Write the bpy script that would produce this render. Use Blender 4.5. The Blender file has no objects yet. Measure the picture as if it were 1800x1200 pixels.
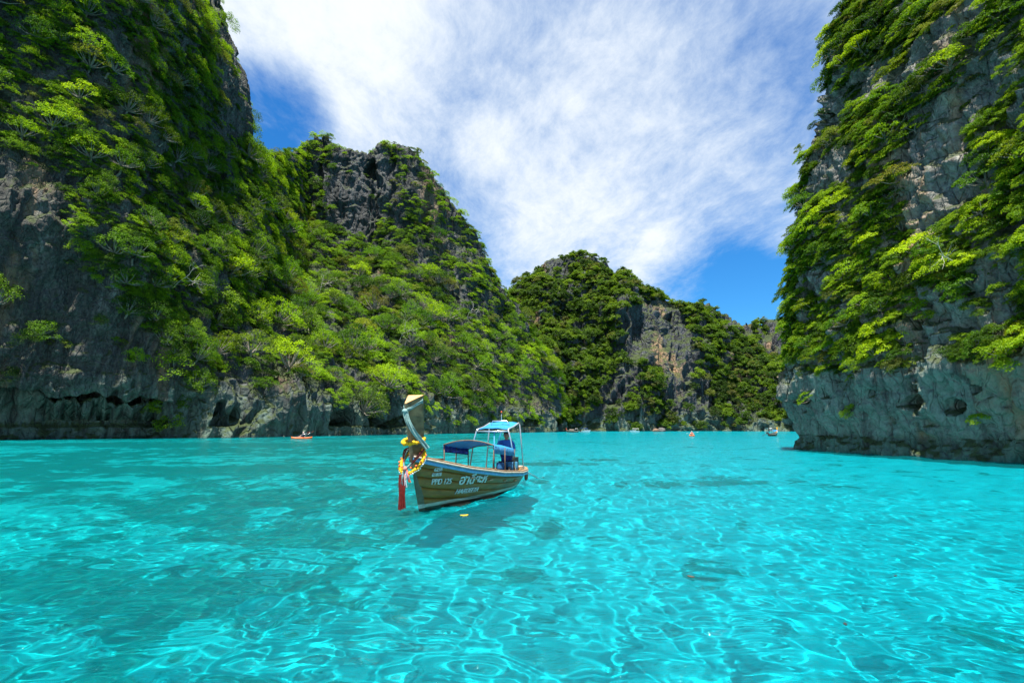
import bpy, bmesh, math, random
import numpy as np
from mathutils import Vector, Matrix
R = math.radians
sc = bpy.context.scene
COL = sc.collection
rng = np.random.default_rng(7)
random.seed(7)

# ------------------------------------------------------------------ camera, sky, sun, exposure
CAM_Z = 1.85
FPX = 900.0                      # focal length in pixels of the 1800 px wide photograph (18 mm on full frame)
PITCH = math.atan(151 / FPX)     # horizon sits 151 px below the middle
cam = bpy.data.cameras.new('camera')
cam.sensor_width = 36; cam.lens = 36 * FPX / 1800; cam.clip_start = .05; cam.clip_end = 5000
cam_o = bpy.data.objects.new('camera', cam); COL.objects.link(cam_o)
cam_o.location = (0, 0, CAM_Z); cam_o.rotation_euler = (R(90) + PITCH, 0, 0)
sc.camera = cam_o

SUN_EL, SUN_AZ = R(76), R(-160)   # azimuth from +Y (straight ahead), negative = to the left
sdir = Vector((math.sin(SUN_AZ) * math.cos(SUN_EL), math.cos(SUN_AZ) * math.cos(SUN_EL), math.sin(SUN_EL)))
sun = bpy.data.lights.new('sun', 'SUN'); sun.energy = 5.0; sun.angle = R(.5); sun.color = (1, .95, .86)
sun.cycles.is_caustics_light = True
sun_o = bpy.data.objects.new('sun', sun); COL.objects.link(sun_o)
sun_o.rotation_euler = sdir.to_track_quat('Z', 'Y').to_euler(); sun_o.location = (0, 0, 300)
sc.view_settings.view_transform = 'Standard'; sc.view_settings.look = 'None'
sc.view_settings.exposure = 1.45; sc.view_settings.gamma = 1; sc.view_settings.use_curve_mapping = False
sc.cycles.max_bounces = 6; sc.cycles.diffuse_bounces = 2; sc.cycles.glossy_bounces = 2
sc.cycles.transmission_bounces = 4; sc.cycles.transparent_max_bounces = 6

class NT:
    """small helper to write node trees"""
    def __init__(s, tree): s.t = tree; s.n = tree.nodes; s.l = tree.links; s.n.clear()
    def add(s, typ, ins=None, **kw):
        n = s.n.new(typ)
        for k, v in kw.items(): setattr(n, k, v)
        for k, v in (ins or {}).items(): s.put(n, k, v)
        return n
    def put(s, n, k, v):
        i = n.inputs[k]
        if isinstance(v, bpy.types.NodeSocket): s.l.new(v, i)
        elif isinstance(v, bpy.types.Node): s.l.new(v.outputs[0], i)
        else:
            if hasattr(i.default_value, '__len__') and len(i.default_value) == 4 and len(v) == 3: v = (*v, 1)
            i.default_value = v
    def math(s, op, a, b=None, c=None, clamp=False):
        n = s.add('ShaderNodeMath', operation=op, use_clamp=clamp); s.put(n, 0, a)
        if b is not None: s.put(n, 1, b)
        if c is not None: s.put(n, 2, c)
        return n.outputs[0]
    def mix(s, f, a, b, blend='MIX'):
        n = s.add('ShaderNodeMix', data_type='RGBA', blend_type=blend); s.put(n, 0, f); s.put(n, 6, a); s.put(n, 7, b)
        return n.outputs[2]
    def noise(s, vec, scale, detail=4, rough=.55, dist=0., out=0):
        n = s.add('ShaderNodeTexNoise', {'Scale': scale, 'Detail': detail, 'Roughness': rough, 'Distortion': dist})
        if vec is not None: s.put(n, 'Vector', vec)
        return n.outputs[out]
    def mapping(s, vec, scale=(1, 1, 1), loc=(0, 0, 0), rot=(0, 0, 0)):
        return s.add('ShaderNodeMapping', {'Vector': vec, 'Scale': scale, 'Location': loc, 'Rotation': rot}).outputs[0]
    def step(s, v, lo, hi, to0=0., to1=1.):
        n = s.add('ShaderNodeMapRange', {0: v, 1: lo, 2: hi, 3: to0, 4: to1}, interpolation_type='SMOOTHSTEP')
        return n.outputs[0]
    def ramp(s, v, stops):
        n = s.add('ShaderNodeValToRGB', {0: v}); e = n.color_ramp.elements
        while len(e) < len(stops): e.new(.5)
        for el, (p, c) in zip(e, stops): el.position = p; el.color = (*c, 1) if len(c) == 3 else c
        return n.outputs[0]

world = bpy.data.worlds.new('World'); sc.world = world; world.use_nodes = True
w = NT(world.node_tree)
sky = w.add('ShaderNodeTexSky', sky_type='NISHITA', sun_disc=False, sun_elevation=SUN_EL, sun_rotation=SUN_AZ,
            air_density=1.0, dust_density=.25, ozone_density=3.0, altitude=0)
blue = w.add('ShaderNodeHueSaturation', {'Hue': .5, 'Saturation': 1.25, 'Value': .9, 'Fac': 1, 'Color': sky.outputs[0]}).outputs[0]
blue = w.mix(1., blue, (.44, 1.02, 1.30), 'MULTIPLY')
tc = w.add('ShaderNodeTexCoord').outputs['Generated']          # direction on the sky
sep = w.add('ShaderNodeSeparateXYZ', {0: tc})
zc = w.math('MAXIMUM', w.math('ADD', sep.outputs[2], .10), .04)
cx = w.math('DIVIDE', sep.outputs[0], zc); cy = w.math('DIVIDE', sep.outputs[1], zc)   # flat cloud layer overhead
cp = w.add('ShaderNodeCombineXYZ', {0: cx, 1: cy}).outputs[0]
warp = w.add('ShaderNodeVectorMath', operation='MULTIPLY_ADD')
w.put(warp, 0, w.noise(cp, 1.1, 3, .5, out=1)); warp.inputs[1].default_value = (.35, .35, 0); w.put(warp, 2, cp)
wispv = w.mapping(warp.outputs[0], (1.7, .85, 1), rot=(0, 0, R(38)))
wisp = w.noise(wispv, 1.5, 9, .62)
fine = w.noise(w.mapping(warp.outputs[0], (5.0, 2.8, 1), rot=(0, 0, R(52))), 2.6, 9, .72)
big = w.noise(w.mapping(cp, (1, .8, 1), loc=(1.75, .6, 0)), .75, 3, .5)
cov = w.math('ADD', w.math('MULTIPLY', wisp, .55), w.math('MULTIPLY', fine, .45))
cov = w.math('ADD', cov, w.math('MULTIPLY', w.math('SUBTRACT', big, .5), .6))
cov = w.math('ADD', cov, w.math('MULTIPLY', w.math('SUBTRACT', w.noise(w.mapping(warp.outputs[0], (9, 6, 1), rot=(0, 0, R(20))), 3.2, 8, .7), .5), .08))
# broad veil and its clear gaps, as directions on the sky
def blob(px, py, rad, amt):
    d = Vector(((px - 900) / FPX, math.cos(PITCH) - math.sin(PITCH) * (600 - py) / FPX, math.sin(PITCH) + math.cos(PITCH) * (600 - py) / FPX)).normalized()
    dt = w.add('ShaderNodeVectorMath', operation='DOT_PRODUCT'); w.put(dt, 0, tc); dt.inputs[1].default_value = d
    return w.math('MULTIPLY', w.step(dt.outputs['Value'], math.cos(R(rad)), 1.0), amt)
for bb in ((820, 10, 30, .21), (1080, 330, 20, .17), (560, 110, 17, .22), (850, 250, 4.5, .16), (1310, 160, 9, -.10), (1400, 60, 14, .12),
           (470, 215, 7.5, -.42), (1240, 540, 9, -.30), (1270, 400, 6, -.12), (1350, 545, 8, -.28), (1000, 440, 12, .10), (1180, 470, 6, .14), (1330, 300, 8, .05)):
    cov = w.math('ADD', cov, blob(*bb))
mask = w.math('POWER', w.step(cov, .30, .98), .9)
thick = w.step(cov, .50, 1.0)
cloudc = w.mix(thick, (4.7, 5.6, 6.5), (6.2, 6.5, 6.8))
skyc = w.mix(w.math('MULTIPLY', mask, .97), blue, cloudc)
bg = w.add('ShaderNodeBackground', {0: skyc, 1: .060})
w.add('ShaderNodeOutputWorld', {0: bg})
world.cycles.sampling_method = 'MANUAL'; world.cycles.sample_map_resolution = 512

# ------------------------------------------------------------------ photo measurements -> world
def at(px, py, Y):
    dx, dz = (px - 900) / FPX, (600 - py) / FPX
    ry = math.cos(PITCH) - math.sin(PITCH) * dz; rz = math.sin(PITCH) + math.cos(PITCH) * dz
    return np.stack(np.broadcast_arrays(dx * Y / ry, Y, CAM_Z + Y * rz / ry), -1) if not np.isscalar(Y) or isinstance(px, np.ndarray) else np.array((dx * Y / ry, Y, CAM_Z + Y * rz / ry))
def at_np(px, py, Y):
    px, py, Y = np.broadcast_arrays(*[np.asarray(a, float) for a in (px, py, Y)])
    dx, dz = (px - 900) / FPX, (600 - py) / FPX
    ry = math.cos(PITCH) - math.sin(PITCH) * dz; rz = math.sin(PITCH) + math.cos(PITCH) * dz
    return np.stack([dx * Y / ry, Y, CAM_Z + Y * rz / ry], -1)
def pix(P):
    """where a world point shows in the photograph, for measuring"""
    P = np.asarray(P, float); x, y, z = P[..., 0], P[..., 1], P[..., 2] - CAM_Z
    fwd = np.maximum(y * math.cos(PITCH) + z * math.sin(PITCH), .01); up = -y * math.sin(PITCH) + z * math.cos(PITCH)
    return 900 + FPX * x / fwd, 600 - FPX * up / fwd

# ------------------------------------------------------------------ numpy noise
_perm = np.random.default_rng(3).permutation(256).astype(np.int32); _perm = np.concatenate([_perm, _perm, _perm])
_grad = np.random.default_rng(4).normal(size=(256, 3)).astype(np.float32); _grad /= np.linalg.norm(_grad, axis=1)[:, None]
def perlin(p):
    p = np.asarray(p, np.float32); i = np.floor(p).astype(np.int32); f = p - i; i &= 255
    u = f * f * f * (f * (f * 6 - 15) + 10); out = 0
    for dx in (0, 1):
        wx = u[..., 0] if dx else 1 - u[..., 0]
        for dy in (0, 1):
            wy = u[..., 1] if dy else 1 - u[..., 1]
            for dz in (0, 1):
                wz = u[..., 2] if dz else 1 - u[..., 2]
                h = _perm[_perm[_perm[(i[..., 0] + dx) & 255] + ((i[..., 1] + dy) & 255)] + ((i[..., 2] + dz) & 255)]
                g = _grad[h]
                out = out + wx * wy * wz * (g[..., 0] * (f[..., 0] - dx) + g[..., 1] * (f[..., 1] - dy) + g[..., 2] * (f[..., 2] - dz))
    return out * 1.5
def fbm(p, o=4, gain=.5):
    p = np.asarray(p, np.float32); a = 1; s = 0
    for k in range(o): s = s + a * perlin(p * 2 ** k + 17.3 * k); a *= gain
    return s
def ridged(p, o=3, gain=.5):
    p = np.asarray(p, np.float32); a = 1; s = 0
    for k in range(o): s = s + a * (1 - 2.2 * np.abs(perlin(p * 2 ** k + 9.1 * k))); a *= gain
    return s
def sstep(x, a, b):
    t = np.clip((x - a) / (b - a), 0, 1); return t * t * (3 - 2 * t)

# ------------------------------------------------------------------ mesh helpers
def grid_faces(n, m):
    """n rows of m vertices"""
    i = np.arange((n - 1) * (m - 1)); r = i // (m - 1); c = i % (m - 1); a = r * m + c
    return np.stack([a, a + 1, a + m + 1, a + m], -1)
def np_mesh(name, V, F, smooth=True):
    V = np.ascontiguousarray(V, np.float32).reshape(-1, 3); F = np.ascontiguousarray(F, np.int32); k = F.shape[1]
    me = bpy.data.meshes.new(name)
    me.vertices.add(len(V)); me.vertices.foreach_set('co', V.ravel())
    me.loops.add(F.size); me.loops.foreach_set('vertex_index', F.ravel())
    me.polygons.add(len(F)); me.polygons.foreach_set('loop_start', np.arange(0, F.size, k, dtype=np.int32))
    me.polygons.foreach_set('loop_total', np.full(len(F), k, np.int32))
    me.polygons.foreach_set('use_smooth', np.full(len(F), smooth))
    me.update(calc_edges=True); return me
def link(name, me, mat=None, parent=None):
    o = bpy.data.objects.new(name, me); COL.objects.link(o)
    if mat is not None and me is not None and not me.materials: me.materials.append(mat)
    if parent is not None: o.parent = parent
    return o
def tag(o, label=None, cat=None, group=None, kind=None):
    for k, v in (('label', label), ('category', cat), ('group', group), ('kind', kind)):
        if v: o[k] = v
    return o
def empty(name, loc, rot=(0, 0, 0)):
    o = bpy.data.objects.new(name, None); COL.objects.link(o); o.location = loc; o.rotation_euler = rot; o.empty_display_size = .2
    return o
def material(name):
    m = bpy.data.materials.new(name); m.use_nodes = True; return m, NT(m.node_tree)
#@@MATERIALS
# ------------------------------------------------------------------ materials of the landscape
def rock_material(name, tint, ochre_amt, pale, scale=1., band=1.0, gloom=.72):
    m, t = material(name)
    pos = t.add('ShaderNodeNewGeometry').outputs['Position']; z = t.add('ShaderNodeSeparateXYZ', {0: pos}).outputs[2]
    vs = t.mapping(pos, (1, 1, .13))                                    # vertical drip stretch
    n1 = t.noise(pos, .11 * scale, 5, .6); n2 = t.noise(vs, .55 * scale, 6, .65, .4); n3 = t.noise(pos, 2.6 * scale, 8, .72)
    n4 = t.noise(vs, 1.6 * scale, 4, .6)
    base = t.ramp(n2, [(.28, [c * .22 for c in tint]), (.45, [c * .62 for c in tint]), (.58, tint), (.75, pale)])
    base = t.mix(t.step(n3, .36, .60), t.mix(gloom, base, (.025, .027, .026)), base)
    base = t.mix(t.math('MULTIPLY', t.step(t.noise(vs, 3.2 * scale, 5, .7), .60, .74), .6), base, pale)
    och = t.math('MULTIPLY', t.step(t.noise(vs, .16 * scale, 4, .6), .56, .68), ochre_amt)
    base = t.mix(och, base, t.mix(n4, (.30, .16, .075), (.44, .30, .17)))
    streak = t.math('MULTIPLY', t.step(n4, .56, .68), t.step(n1, .42, .6))
    base = t.mix(t.math('MULTIPLY', streak, .85), base, (.022, .024, .026))
    # algae and oyster band left by the tide
    edge = t.math('SUBTRACT', z, t.math('MULTIPLY', t.noise(vs, .9 * scale, 4, .6), 1.1 * band))
    tide = t.step(edge, .25 * band, 1.0 * band, 1., 0.)
    base = t.mix(t.math('MULTIPLY', tide, .93), base, t.mix(n3, (.012, .013, .012), (.05, .043, .03)))
    alg = t.math('MULTIPLY', t.step(t.math('ADD', z, t.math('MULTIPLY', n1, -14)), -3., 5., .6, 0.), t.step(n2, .3, .6))
    base = t.mix(alg, base, t.mix(n3, (.10, .17, .13), (.20, .29, .23)))
    # moss on ledges
    nz = t.add('ShaderNodeSeparateXYZ', {0: t.add('ShaderNodeNewGeometry').outputs['Normal']}).outputs[2]
    moss = t.math('MULTIPLY', t.step(t.math('ADD', nz, t.math('MULTIPLY', t.math('SUBTRACT', n3, .5), .9)), .28, .62), .85)
    base = t.mix(moss, base, t.mix(n3, (.02, .035, .008), (.06, .085, .02)))
    bump = t.add('ShaderNodeBump', {'Strength': 1.0, 'Distance': .5 / scale})
    vor = t.add('ShaderNodeTexVoronoi', {'Vector': t.mapping(pos, (1, 1, .45)), 'Scale': 1.1 * scale}, feature='DISTANCE_TO_EDGE')
    hgt = t.math('ADD', t.math('ADD', t.noise(pos, 1.2 * scale, 9, .68), t.math('MULTIPLY', n4, .7)), t.math('MULTIPLY', t.step(vor.outputs[0], 0, .12), .35))
    t.put(bump, 'Height', hgt)
    b = t.add('ShaderNodeBsdfPrincipled', {'Base Color': base, 'Roughness': .88, 'Specular IOR Level': .25, 'Normal': bump})
    t.add('ShaderNodeOutputMaterial', {0: b}); return m
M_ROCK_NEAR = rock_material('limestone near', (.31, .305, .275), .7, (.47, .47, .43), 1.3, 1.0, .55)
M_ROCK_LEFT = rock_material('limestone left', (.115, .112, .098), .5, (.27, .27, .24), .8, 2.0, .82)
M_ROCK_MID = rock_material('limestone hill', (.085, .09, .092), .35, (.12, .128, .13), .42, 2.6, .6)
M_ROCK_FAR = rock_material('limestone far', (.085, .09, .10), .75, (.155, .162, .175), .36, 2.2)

def leaf_material(name, dark, mid, bright, trans=.5):
    m, t = material(name)
    rnd = t.add('ShaderNodeObjectInfo').outputs['Random']; isl = t.add('ShaderNodeNewGeometry').outputs['Random Per Island']
    pos = t.add('ShaderNodeNewGeometry').outputs['Position']
    patch = t.noise(pos, .045, 2, .5)
    k = t.math('ADD', t.math('MULTIPLY', rnd, .62), t.math('ADD', t.math('MULTIPLY', isl, .28), t.math('MULTIPLY', t.math('SUBTRACT', patch, .5), .55)))
    c = t.ramp(k, [(.08, dark), (.42, mid), (.85, bright)])
    dry = t.step(t.math('FRACT', t.math('MULTIPLY', rnd, 17.31)), .90, .93)
    c = t.mix(t.math('MULTIPLY', dry, .6), c, (.13, .13, .035))
    c = t.mix(1., c, t.add('ShaderNodeObjectInfo').outputs['Color'], 'MULTIPLY')
    d = t.add('ShaderNodeBsdfDiffuse', {0: c}); tr = t.add('ShaderNodeBsdfTranslucent', {0: t.mix(1., c, (1.35, 1.25, .45), 'MULTIPLY')})
    mx = t.add('ShaderNodeMixShader', {0: trans, 1: d, 2: tr})
    g = t.add('ShaderNodeBsdfGlossy', {0: (1, 1, 1), 'Roughness': .55})
    fr = .008
    t.add('ShaderNodeOutputMaterial', {0: t.add('ShaderNodeMixShader', {0: fr, 1: mx, 2: g})}); return m
M_LEAF_NEAR = leaf_material('leaves near', (.013, .044, .002), (.090, .182, .004), (.26, .40, .007))
M_LEAF_LEFT = leaf_material('leaves left', (.012, .044, .003), (.080, .178, .005), (.245, .405, .008))
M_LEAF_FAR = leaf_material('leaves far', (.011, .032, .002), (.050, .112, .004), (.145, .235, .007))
m, t = material('bark'); pos = t.add('ShaderNodeTexCoord').outputs['Object']
bk = t.mix(t.noise(t.mapping(pos, (6, 6, 1)), 3, 4), (.10, .085, .065), (.30, .27, .22))
t.add('ShaderNodeOutputMaterial', {0: t.add('ShaderNodeBsdfPrincipled', {'Base Color': bk, 'Roughness': .9})}); M_BARK = m

# sea floor: pale coral sand with darker coral, seaweed and painted-in reflection patches
m, t = material('sea floor sand'); pos = t.add('ShaderNodeNewGeometry').outputs['Position']; px_ = t.add('ShaderNodeSeparateXYZ', {0: pos})
wp = t.add('ShaderNodeVectorMath', operation='MULTIPLY_ADD'); t.put(wp, 0, t.noise(pos, .5, 3, .5, out=1)); wp.inputs[1].default_value = (1.6, 1.6, 0); t.put(wp, 2, pos)
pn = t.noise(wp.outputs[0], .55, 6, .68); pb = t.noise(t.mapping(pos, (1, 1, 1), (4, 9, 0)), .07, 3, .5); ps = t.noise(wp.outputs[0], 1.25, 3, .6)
left = t.step(px_.outputs[0], -8., 5., .165, .0)  # darker to the left: seaweed plus the cliff's reflection put into the colour
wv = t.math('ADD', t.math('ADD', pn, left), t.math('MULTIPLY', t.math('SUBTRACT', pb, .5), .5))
for (wx, wy, ax, ay, am) in ((-3.2, 6.3, 2.2, .9, .10), (-1.1, 5.1, 1.2, .5, .10), (-6.5, 9.5, 3.5, 1.6, .12), (-40, 60, 30, 7, .20), (-14, 27, 9, 3, .10), (7.5, 21.5, 5, 2.0, .16), (4.2, 10.5, 1.4, .5, .10), (2.8, 32, 9, 3, .10), (6.6, 7.2, .6, .3, .14)):  # some ovals paint dark ripple reflections into the floor colour
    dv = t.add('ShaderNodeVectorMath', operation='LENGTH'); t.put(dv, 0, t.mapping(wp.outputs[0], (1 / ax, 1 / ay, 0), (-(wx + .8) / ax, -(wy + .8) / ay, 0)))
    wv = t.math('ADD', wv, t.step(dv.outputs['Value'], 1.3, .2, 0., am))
weed_reflection = t.math('MAXIMUM', t.step(wv, .60, .665), t.math('MULTIPLY', t.step(ps, .625, .70), .8))
sand = t.mix(t.noise(pos, 3., 6, .6), (.32, .33, .31), (.46, .46, .44))
fl = t.mix(t.math('MULTIPLY', weed_reflection, .88), sand, t.mix(t.noise(pos, 2.3, 4, .6), (.012, .04, .028), (.085, .14, .10)))
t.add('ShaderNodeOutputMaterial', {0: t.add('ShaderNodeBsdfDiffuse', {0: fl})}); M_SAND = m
# lagoon water: refraction tinted by the water, a capped mirror, a little suspended chalk
m, t = material('lagoon water'); pos = t.add('ShaderNodeNewGeometry').outputs['Position']
tint = t.mix(t.step(t.math('ADD', t.add('ShaderNodeSeparateXYZ', {0: pos}).outputs[0], t.math('MULTIPLY', t.noise(pos, .06, 3, .5), 14.)), -6., 12.), (.06, .83, .86), (.05, .86, .98))
refr = t.add('ShaderNodeBsdfRefraction', {0: tint, 'Roughness': 0., 'IOR': 1.33})
chalk = t.add('ShaderNodeBsdfDiffuse', {0: (.003, .31, .36)})
body = t.add('ShaderNodeMixShader', {0: .15, 1: refr, 2: chalk})
wb = t.add('ShaderNodeBump', {'Strength': .75, 'Distance': .06}); t.put(wb, 'Height', t.noise(t.mapping(pos, (1, 1.6, 1)), 6., 5, .65))
gl = t.add('ShaderNodeBsdfGlossy', {0: (.92, .97, 1), 'Roughness': .04, 'Normal': wb})
fr = t.math('MULTIPLY', t.math('MINIMUM', t.add('ShaderNodeFresnel', {0: 1.33, 'Normal': wb}).outputs[0], .50), .85)
t.add('ShaderNodeOutputMaterial', {0: t.add('ShaderNodeMixShader', {0: fr, 1: body, 2: gl})}); M_WATER = m

# ------------------------------------------------------------------ water and sea floor
def axis(segs):
    out = []
    for a, b, n in segs: out.append(np.linspace(a, b, n, endpoint=False))
    return np.append(np.concatenate(out), segs[-1][1])
xs = axis([(-420, -120, 20), (-120, -45, 60), (-45, -14, 130), (-14, 14, 440), (14, 45, 130), (45, 120, 40), (120, 420, 15)])
ys = np.concatenate([axis([(-160, -20, 14), (-20, 2, 44)])[:-1], 2 * np.exp(np.linspace(0, math.log(520 / 2), 520))])
X, Y = np.meshgrid(xs, ys)
wrng = np.random.default_rng(11); Z = np.zeros_like(X)
dist = np.hypot(X, Y)
for k in range(95):
    L = .26 * (5.5 / .26) ** (wrng.random() ** 1.5); a = wrng.normal(R(62), .8); amp = .0021 * L ** .72
    kx, ky = 2 * math.pi / L * math.cos(a), 2 * math.pi / L * math.sin(a)
    fade = sstep(dist, 22 + 60 * L, 9 + 22 * L) * 1.0
    if k % 12 == 0: gust = .55 + .9 * (fbm(np.stack([X * .11, Y * .11, 0 * X + k * .3], -1), 2) * .5 + .5)
    Z += amp * gust * fade * np.sin(kx * X + ky * Y + wrng.random() * 6.28 + .8 * np.sin(.23 * X + .31 * Y + k))
water = tag(link('water', np_mesh('water', np.stack([X, Y, Z], -1), grid_faces(len(ys), len(xs))), M_WATER), kind='structure')
water.cycles.is_caustics_caster = True
gx = np.linspace(-430, 430, 240); gy = np.linspace(-165, 530, 240); X, Y = np.meshgrid(gx, gy)
Zf = -3.3 + .55 * fbm(np.stack([X * .06, Y * .06, 0 * X], -1), 3)
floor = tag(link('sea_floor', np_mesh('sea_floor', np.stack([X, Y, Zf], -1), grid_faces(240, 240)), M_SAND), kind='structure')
floor.cycles.is_caustics_receiver = True

# ------------------------------------------------------------------ cliffs
def surf_normals(P):
    du = np.gradient(P, axis=1); dv = np.gradient(P, axis=0); n = np.cross(du, dv); return n / (np.linalg.norm(n, axis=-1, keepdims=True) + 1e-9)
def smooth_path(pts, n, dens=None):
    p = np.array(pts, float); k = np.arange(len(p)); tt = np.linspace(0, len(p) - 1, 2000)
    i = np.clip(np.floor(tt).astype(int), 0, len(p) - 2); f = (tt - i)[:, None]; g = lambda j: p[np.clip(j, 0, len(p) - 1)]
    q = .5 * (2 * g(i) + (g(i + 1) - g(i - 1)) * f + (2 * g(i - 1) - 5 * g(i) + 4 * g(i + 1) - g(i + 2)) * f ** 2 + (3 * g(i) - g(i - 1) - 3 * g(i + 1) + g(i + 2)) * f ** 3)
    s = np.append(0, np.cumsum(np.linalg.norm(np.diff(q, axis=0), axis=1)))
    if dens is not None:
        wgt = np.interp(tt, k, dens); s = np.append(0, np.cumsum(np.linalg.norm(np.diff(q, axis=0), axis=1) * .5 * (wgt[1:] + wgt[:-1])))
    ss = np.linspace(0, s[-1], n); return np.stack([np.interp(ss, s, q[:, c]) for c in range(q.shape[1])], -1)
class Sheet: pass
def finish_sheet(name, P, disp, mat, carves=(), sgn=1):
    n = surf_normals(P) * sgn; d = disp(P, n); px, py = pix(P)
    wob = fbm(P * .35, 3)
    for (cx_, cy_, rx, ry_, dep) in carves:
        q = np.hypot((px - cx_) / rx, (py - cy_) / ry_) + .30 * wob
        d = d - dep * sstep(q, 1.04, .76)
    P2 = P + n * d[..., None]
    F = grid_faces(P.shape[0], P.shape[1])
    if sgn < 0: F = F[:, ::-1]
    s = Sheet(); s.P = P2; s.N = surf_normals(P2) * sgn; s.n0 = n; s.px, s.py = pix(P2); s.name = name
    s.o = tag(link(name, np_mesh(name, P2, F), mat), kind='structure'); return s
def limestone(a_big, a_flute, a_fine, f=1.0, flute_z=.16, ledge=.55):
    def go(P, n):
        st = P * np.array([1, 1, flute_z]) * f; warp = .8 * fbm(P * .12 * f, 2)[..., None]
        d = a_big * fbm(P * .07 * f, 3) + a_flute * (ridged(st * .30 + warp, 3) - .5) + a_fine * fbm(P * .9 * f, 4, .6)
        led = P[..., 2] * .33 * f + 1.2 * fbm(P * .08 * f, 2); d = d + ledge * a_flute * (np.abs((led % 1) - .5) - .25) * 2
        return d
    return go
def hollowed(disp, dep):
    def go(P, n):
        d = disp(P, n); xy = P * np.array([1, 1, .25]); z = P[..., 2]
        top = 6.0 + 3.5 * perlin(P * np.array([.11, .11, 0]) + 3.7) + .8 * perlin(P * np.array([.6, .6, 0]))
        cav = sstep(perlin(xy * .105 + 8.3) + .25 * perlin(xy * .42), .0, .10) * sstep(z, 1.8, 2.6) * (1 - sstep(z, top - .5, top + .1))
        drip = 1.1 * np.clip(ridged(P * np.array([.42, .42, .05]), 2) - .35, 0, 1) * sstep(z, 1.5, 3) * (1 - sstep(z, 9, 14))
        return d - dep * cav * (.55 + .45 * sstep(z, 2, top)) + drip
    return go
def fringed(disp):
    def go(P, n):                                                   # dripstone curtains under the overhang
        z = P[..., 2] + .5 * perlin(P * np.array([.35, .35, 0])); q = ridged(P * np.array([.75, .75, .10]) + .3 * fbm(P * .5, 2)[..., None], 3, .6)
        return disp(P, n) * (.55 + .45 * sstep(z, 5, 8)) + .55 * np.clip(q - .1, -.6, 1) * sstep(z, 2.2, 3.6) * (1 - sstep(z, 5.4, 7.5)) + .18 * np.clip(q, -.8, 1) * (1 - sstep(z, 2.2, 4))
    return go
def wall(name, path, dens, nu, zs, offs, mat, disp, carves=(), side=1, lean=None):
    c = smooth_path(path, nu, dens); tg = np.gradient(c, axis=0); tg /= np.linalg.norm(tg, axis=1)[:, None]
    nn = np.stack([tg[:, 1], -tg[:, 0]], -1) * side
    o = np.interp(zs, [a for a, b in offs], [b for a, b in offs])
    P = np.zeros((len(zs), nu, 3)); P[..., :2] = c[None] + nn[None] * o[:, None, None]; P[..., 2] = zs[:, None]
    if lean is not None: P = lean(P)
    return finish_sheet(name, P, disp, mat, carves, side * 1)

# right cliff, 27 to 45 m off, overhanging the water
zs = axis([(-5, 0, 12), (0, 12, 130), (12, 48, 230), (48, 75, 40)])
cliff_right = wall('cliff_right', [(76, 62), (49, 58), (34, 53), (26.4, 47.5), (24.8, 43.5), (25.3, 38), (26.1, 32), (26.8, 27), (27.8, 18), (30, 6), (38, -12), (60, -30)],
                   [.25, .4, .8, 1.5, 1.6, 1.5, 1.4, 1.2, .5, .3, .2, .2], 470, zs,
                   [(-5, .6), (0, .15), (1.2, -.25), (3, .2), (4.2, .35), (5.2, .6), (7, .15), (10, -.4), (14, -1.0), (20, -1.9), (25, -2.9), (31, -4.8), (38, -6.8), (45, -9), (56, -12), (75, -24)],
                   M_ROCK_NEAR, fringed(limestone(.9, .62, .42, 1.35, .30)), side=1,
                   carves=[(1607, 708, 24, 14, 2.6), (1680, 714, 16, 15, 2.0), (1606, 683, 12, 6, 1.2), (1722, 684, 11, 8, 1.0), (1425, 700, 16, 9, .9), (1455, 210, 9, 60, .9), (1600, 270, 8, 45, .8)])
# left wall, 80 to 110 m off
zs = axis([(-5, 0, 8), (0, 14, 70), (14, 100, 230), (100, 135, 25)])
caves = [(20, 712, 62, 28, 7), (382, 724, 34, 20, 6)]
def lean_left(P):
    wy = sstep(P[..., 1], 82, 99); k = sstep(P[..., 2], 6, 64) * wy
    P[..., 0] += 2.6 * sstep(P[..., 2], 25, 58) - 13.2 * k; P[..., 1] += 25 * k; return P
cliff_left = wall('cliff_left', [(-150, 10), (-118, 36), (-95, 60), (-77, 78), (-68, 86), (-62.5, 92), (-60, 97), (-61, 104), (-65, 118), (-78, 138)],
                  [.25, .5, 1, 1.5, 1.6, 1.8, 2, 1.4, .6, .4], 420, zs,
                  [(-5, 0), (0, -2.4), (2.2, -2.6), (3.4, 1.0), (6, .6), (10, 1.4), (18, 1.2), (26, 2.0), (34, 2.6), (42, .6), (52, -2.5), (64, -5), (82, -4.6), (100, -5.6), (120, -12), (135, -34)],
                  M_ROCK_LEFT, hollowed(limestone(2.0, 1.25, .55, .70, .15, .3), 7.5), side=1, carves=caves, lean=lean_left)

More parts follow.
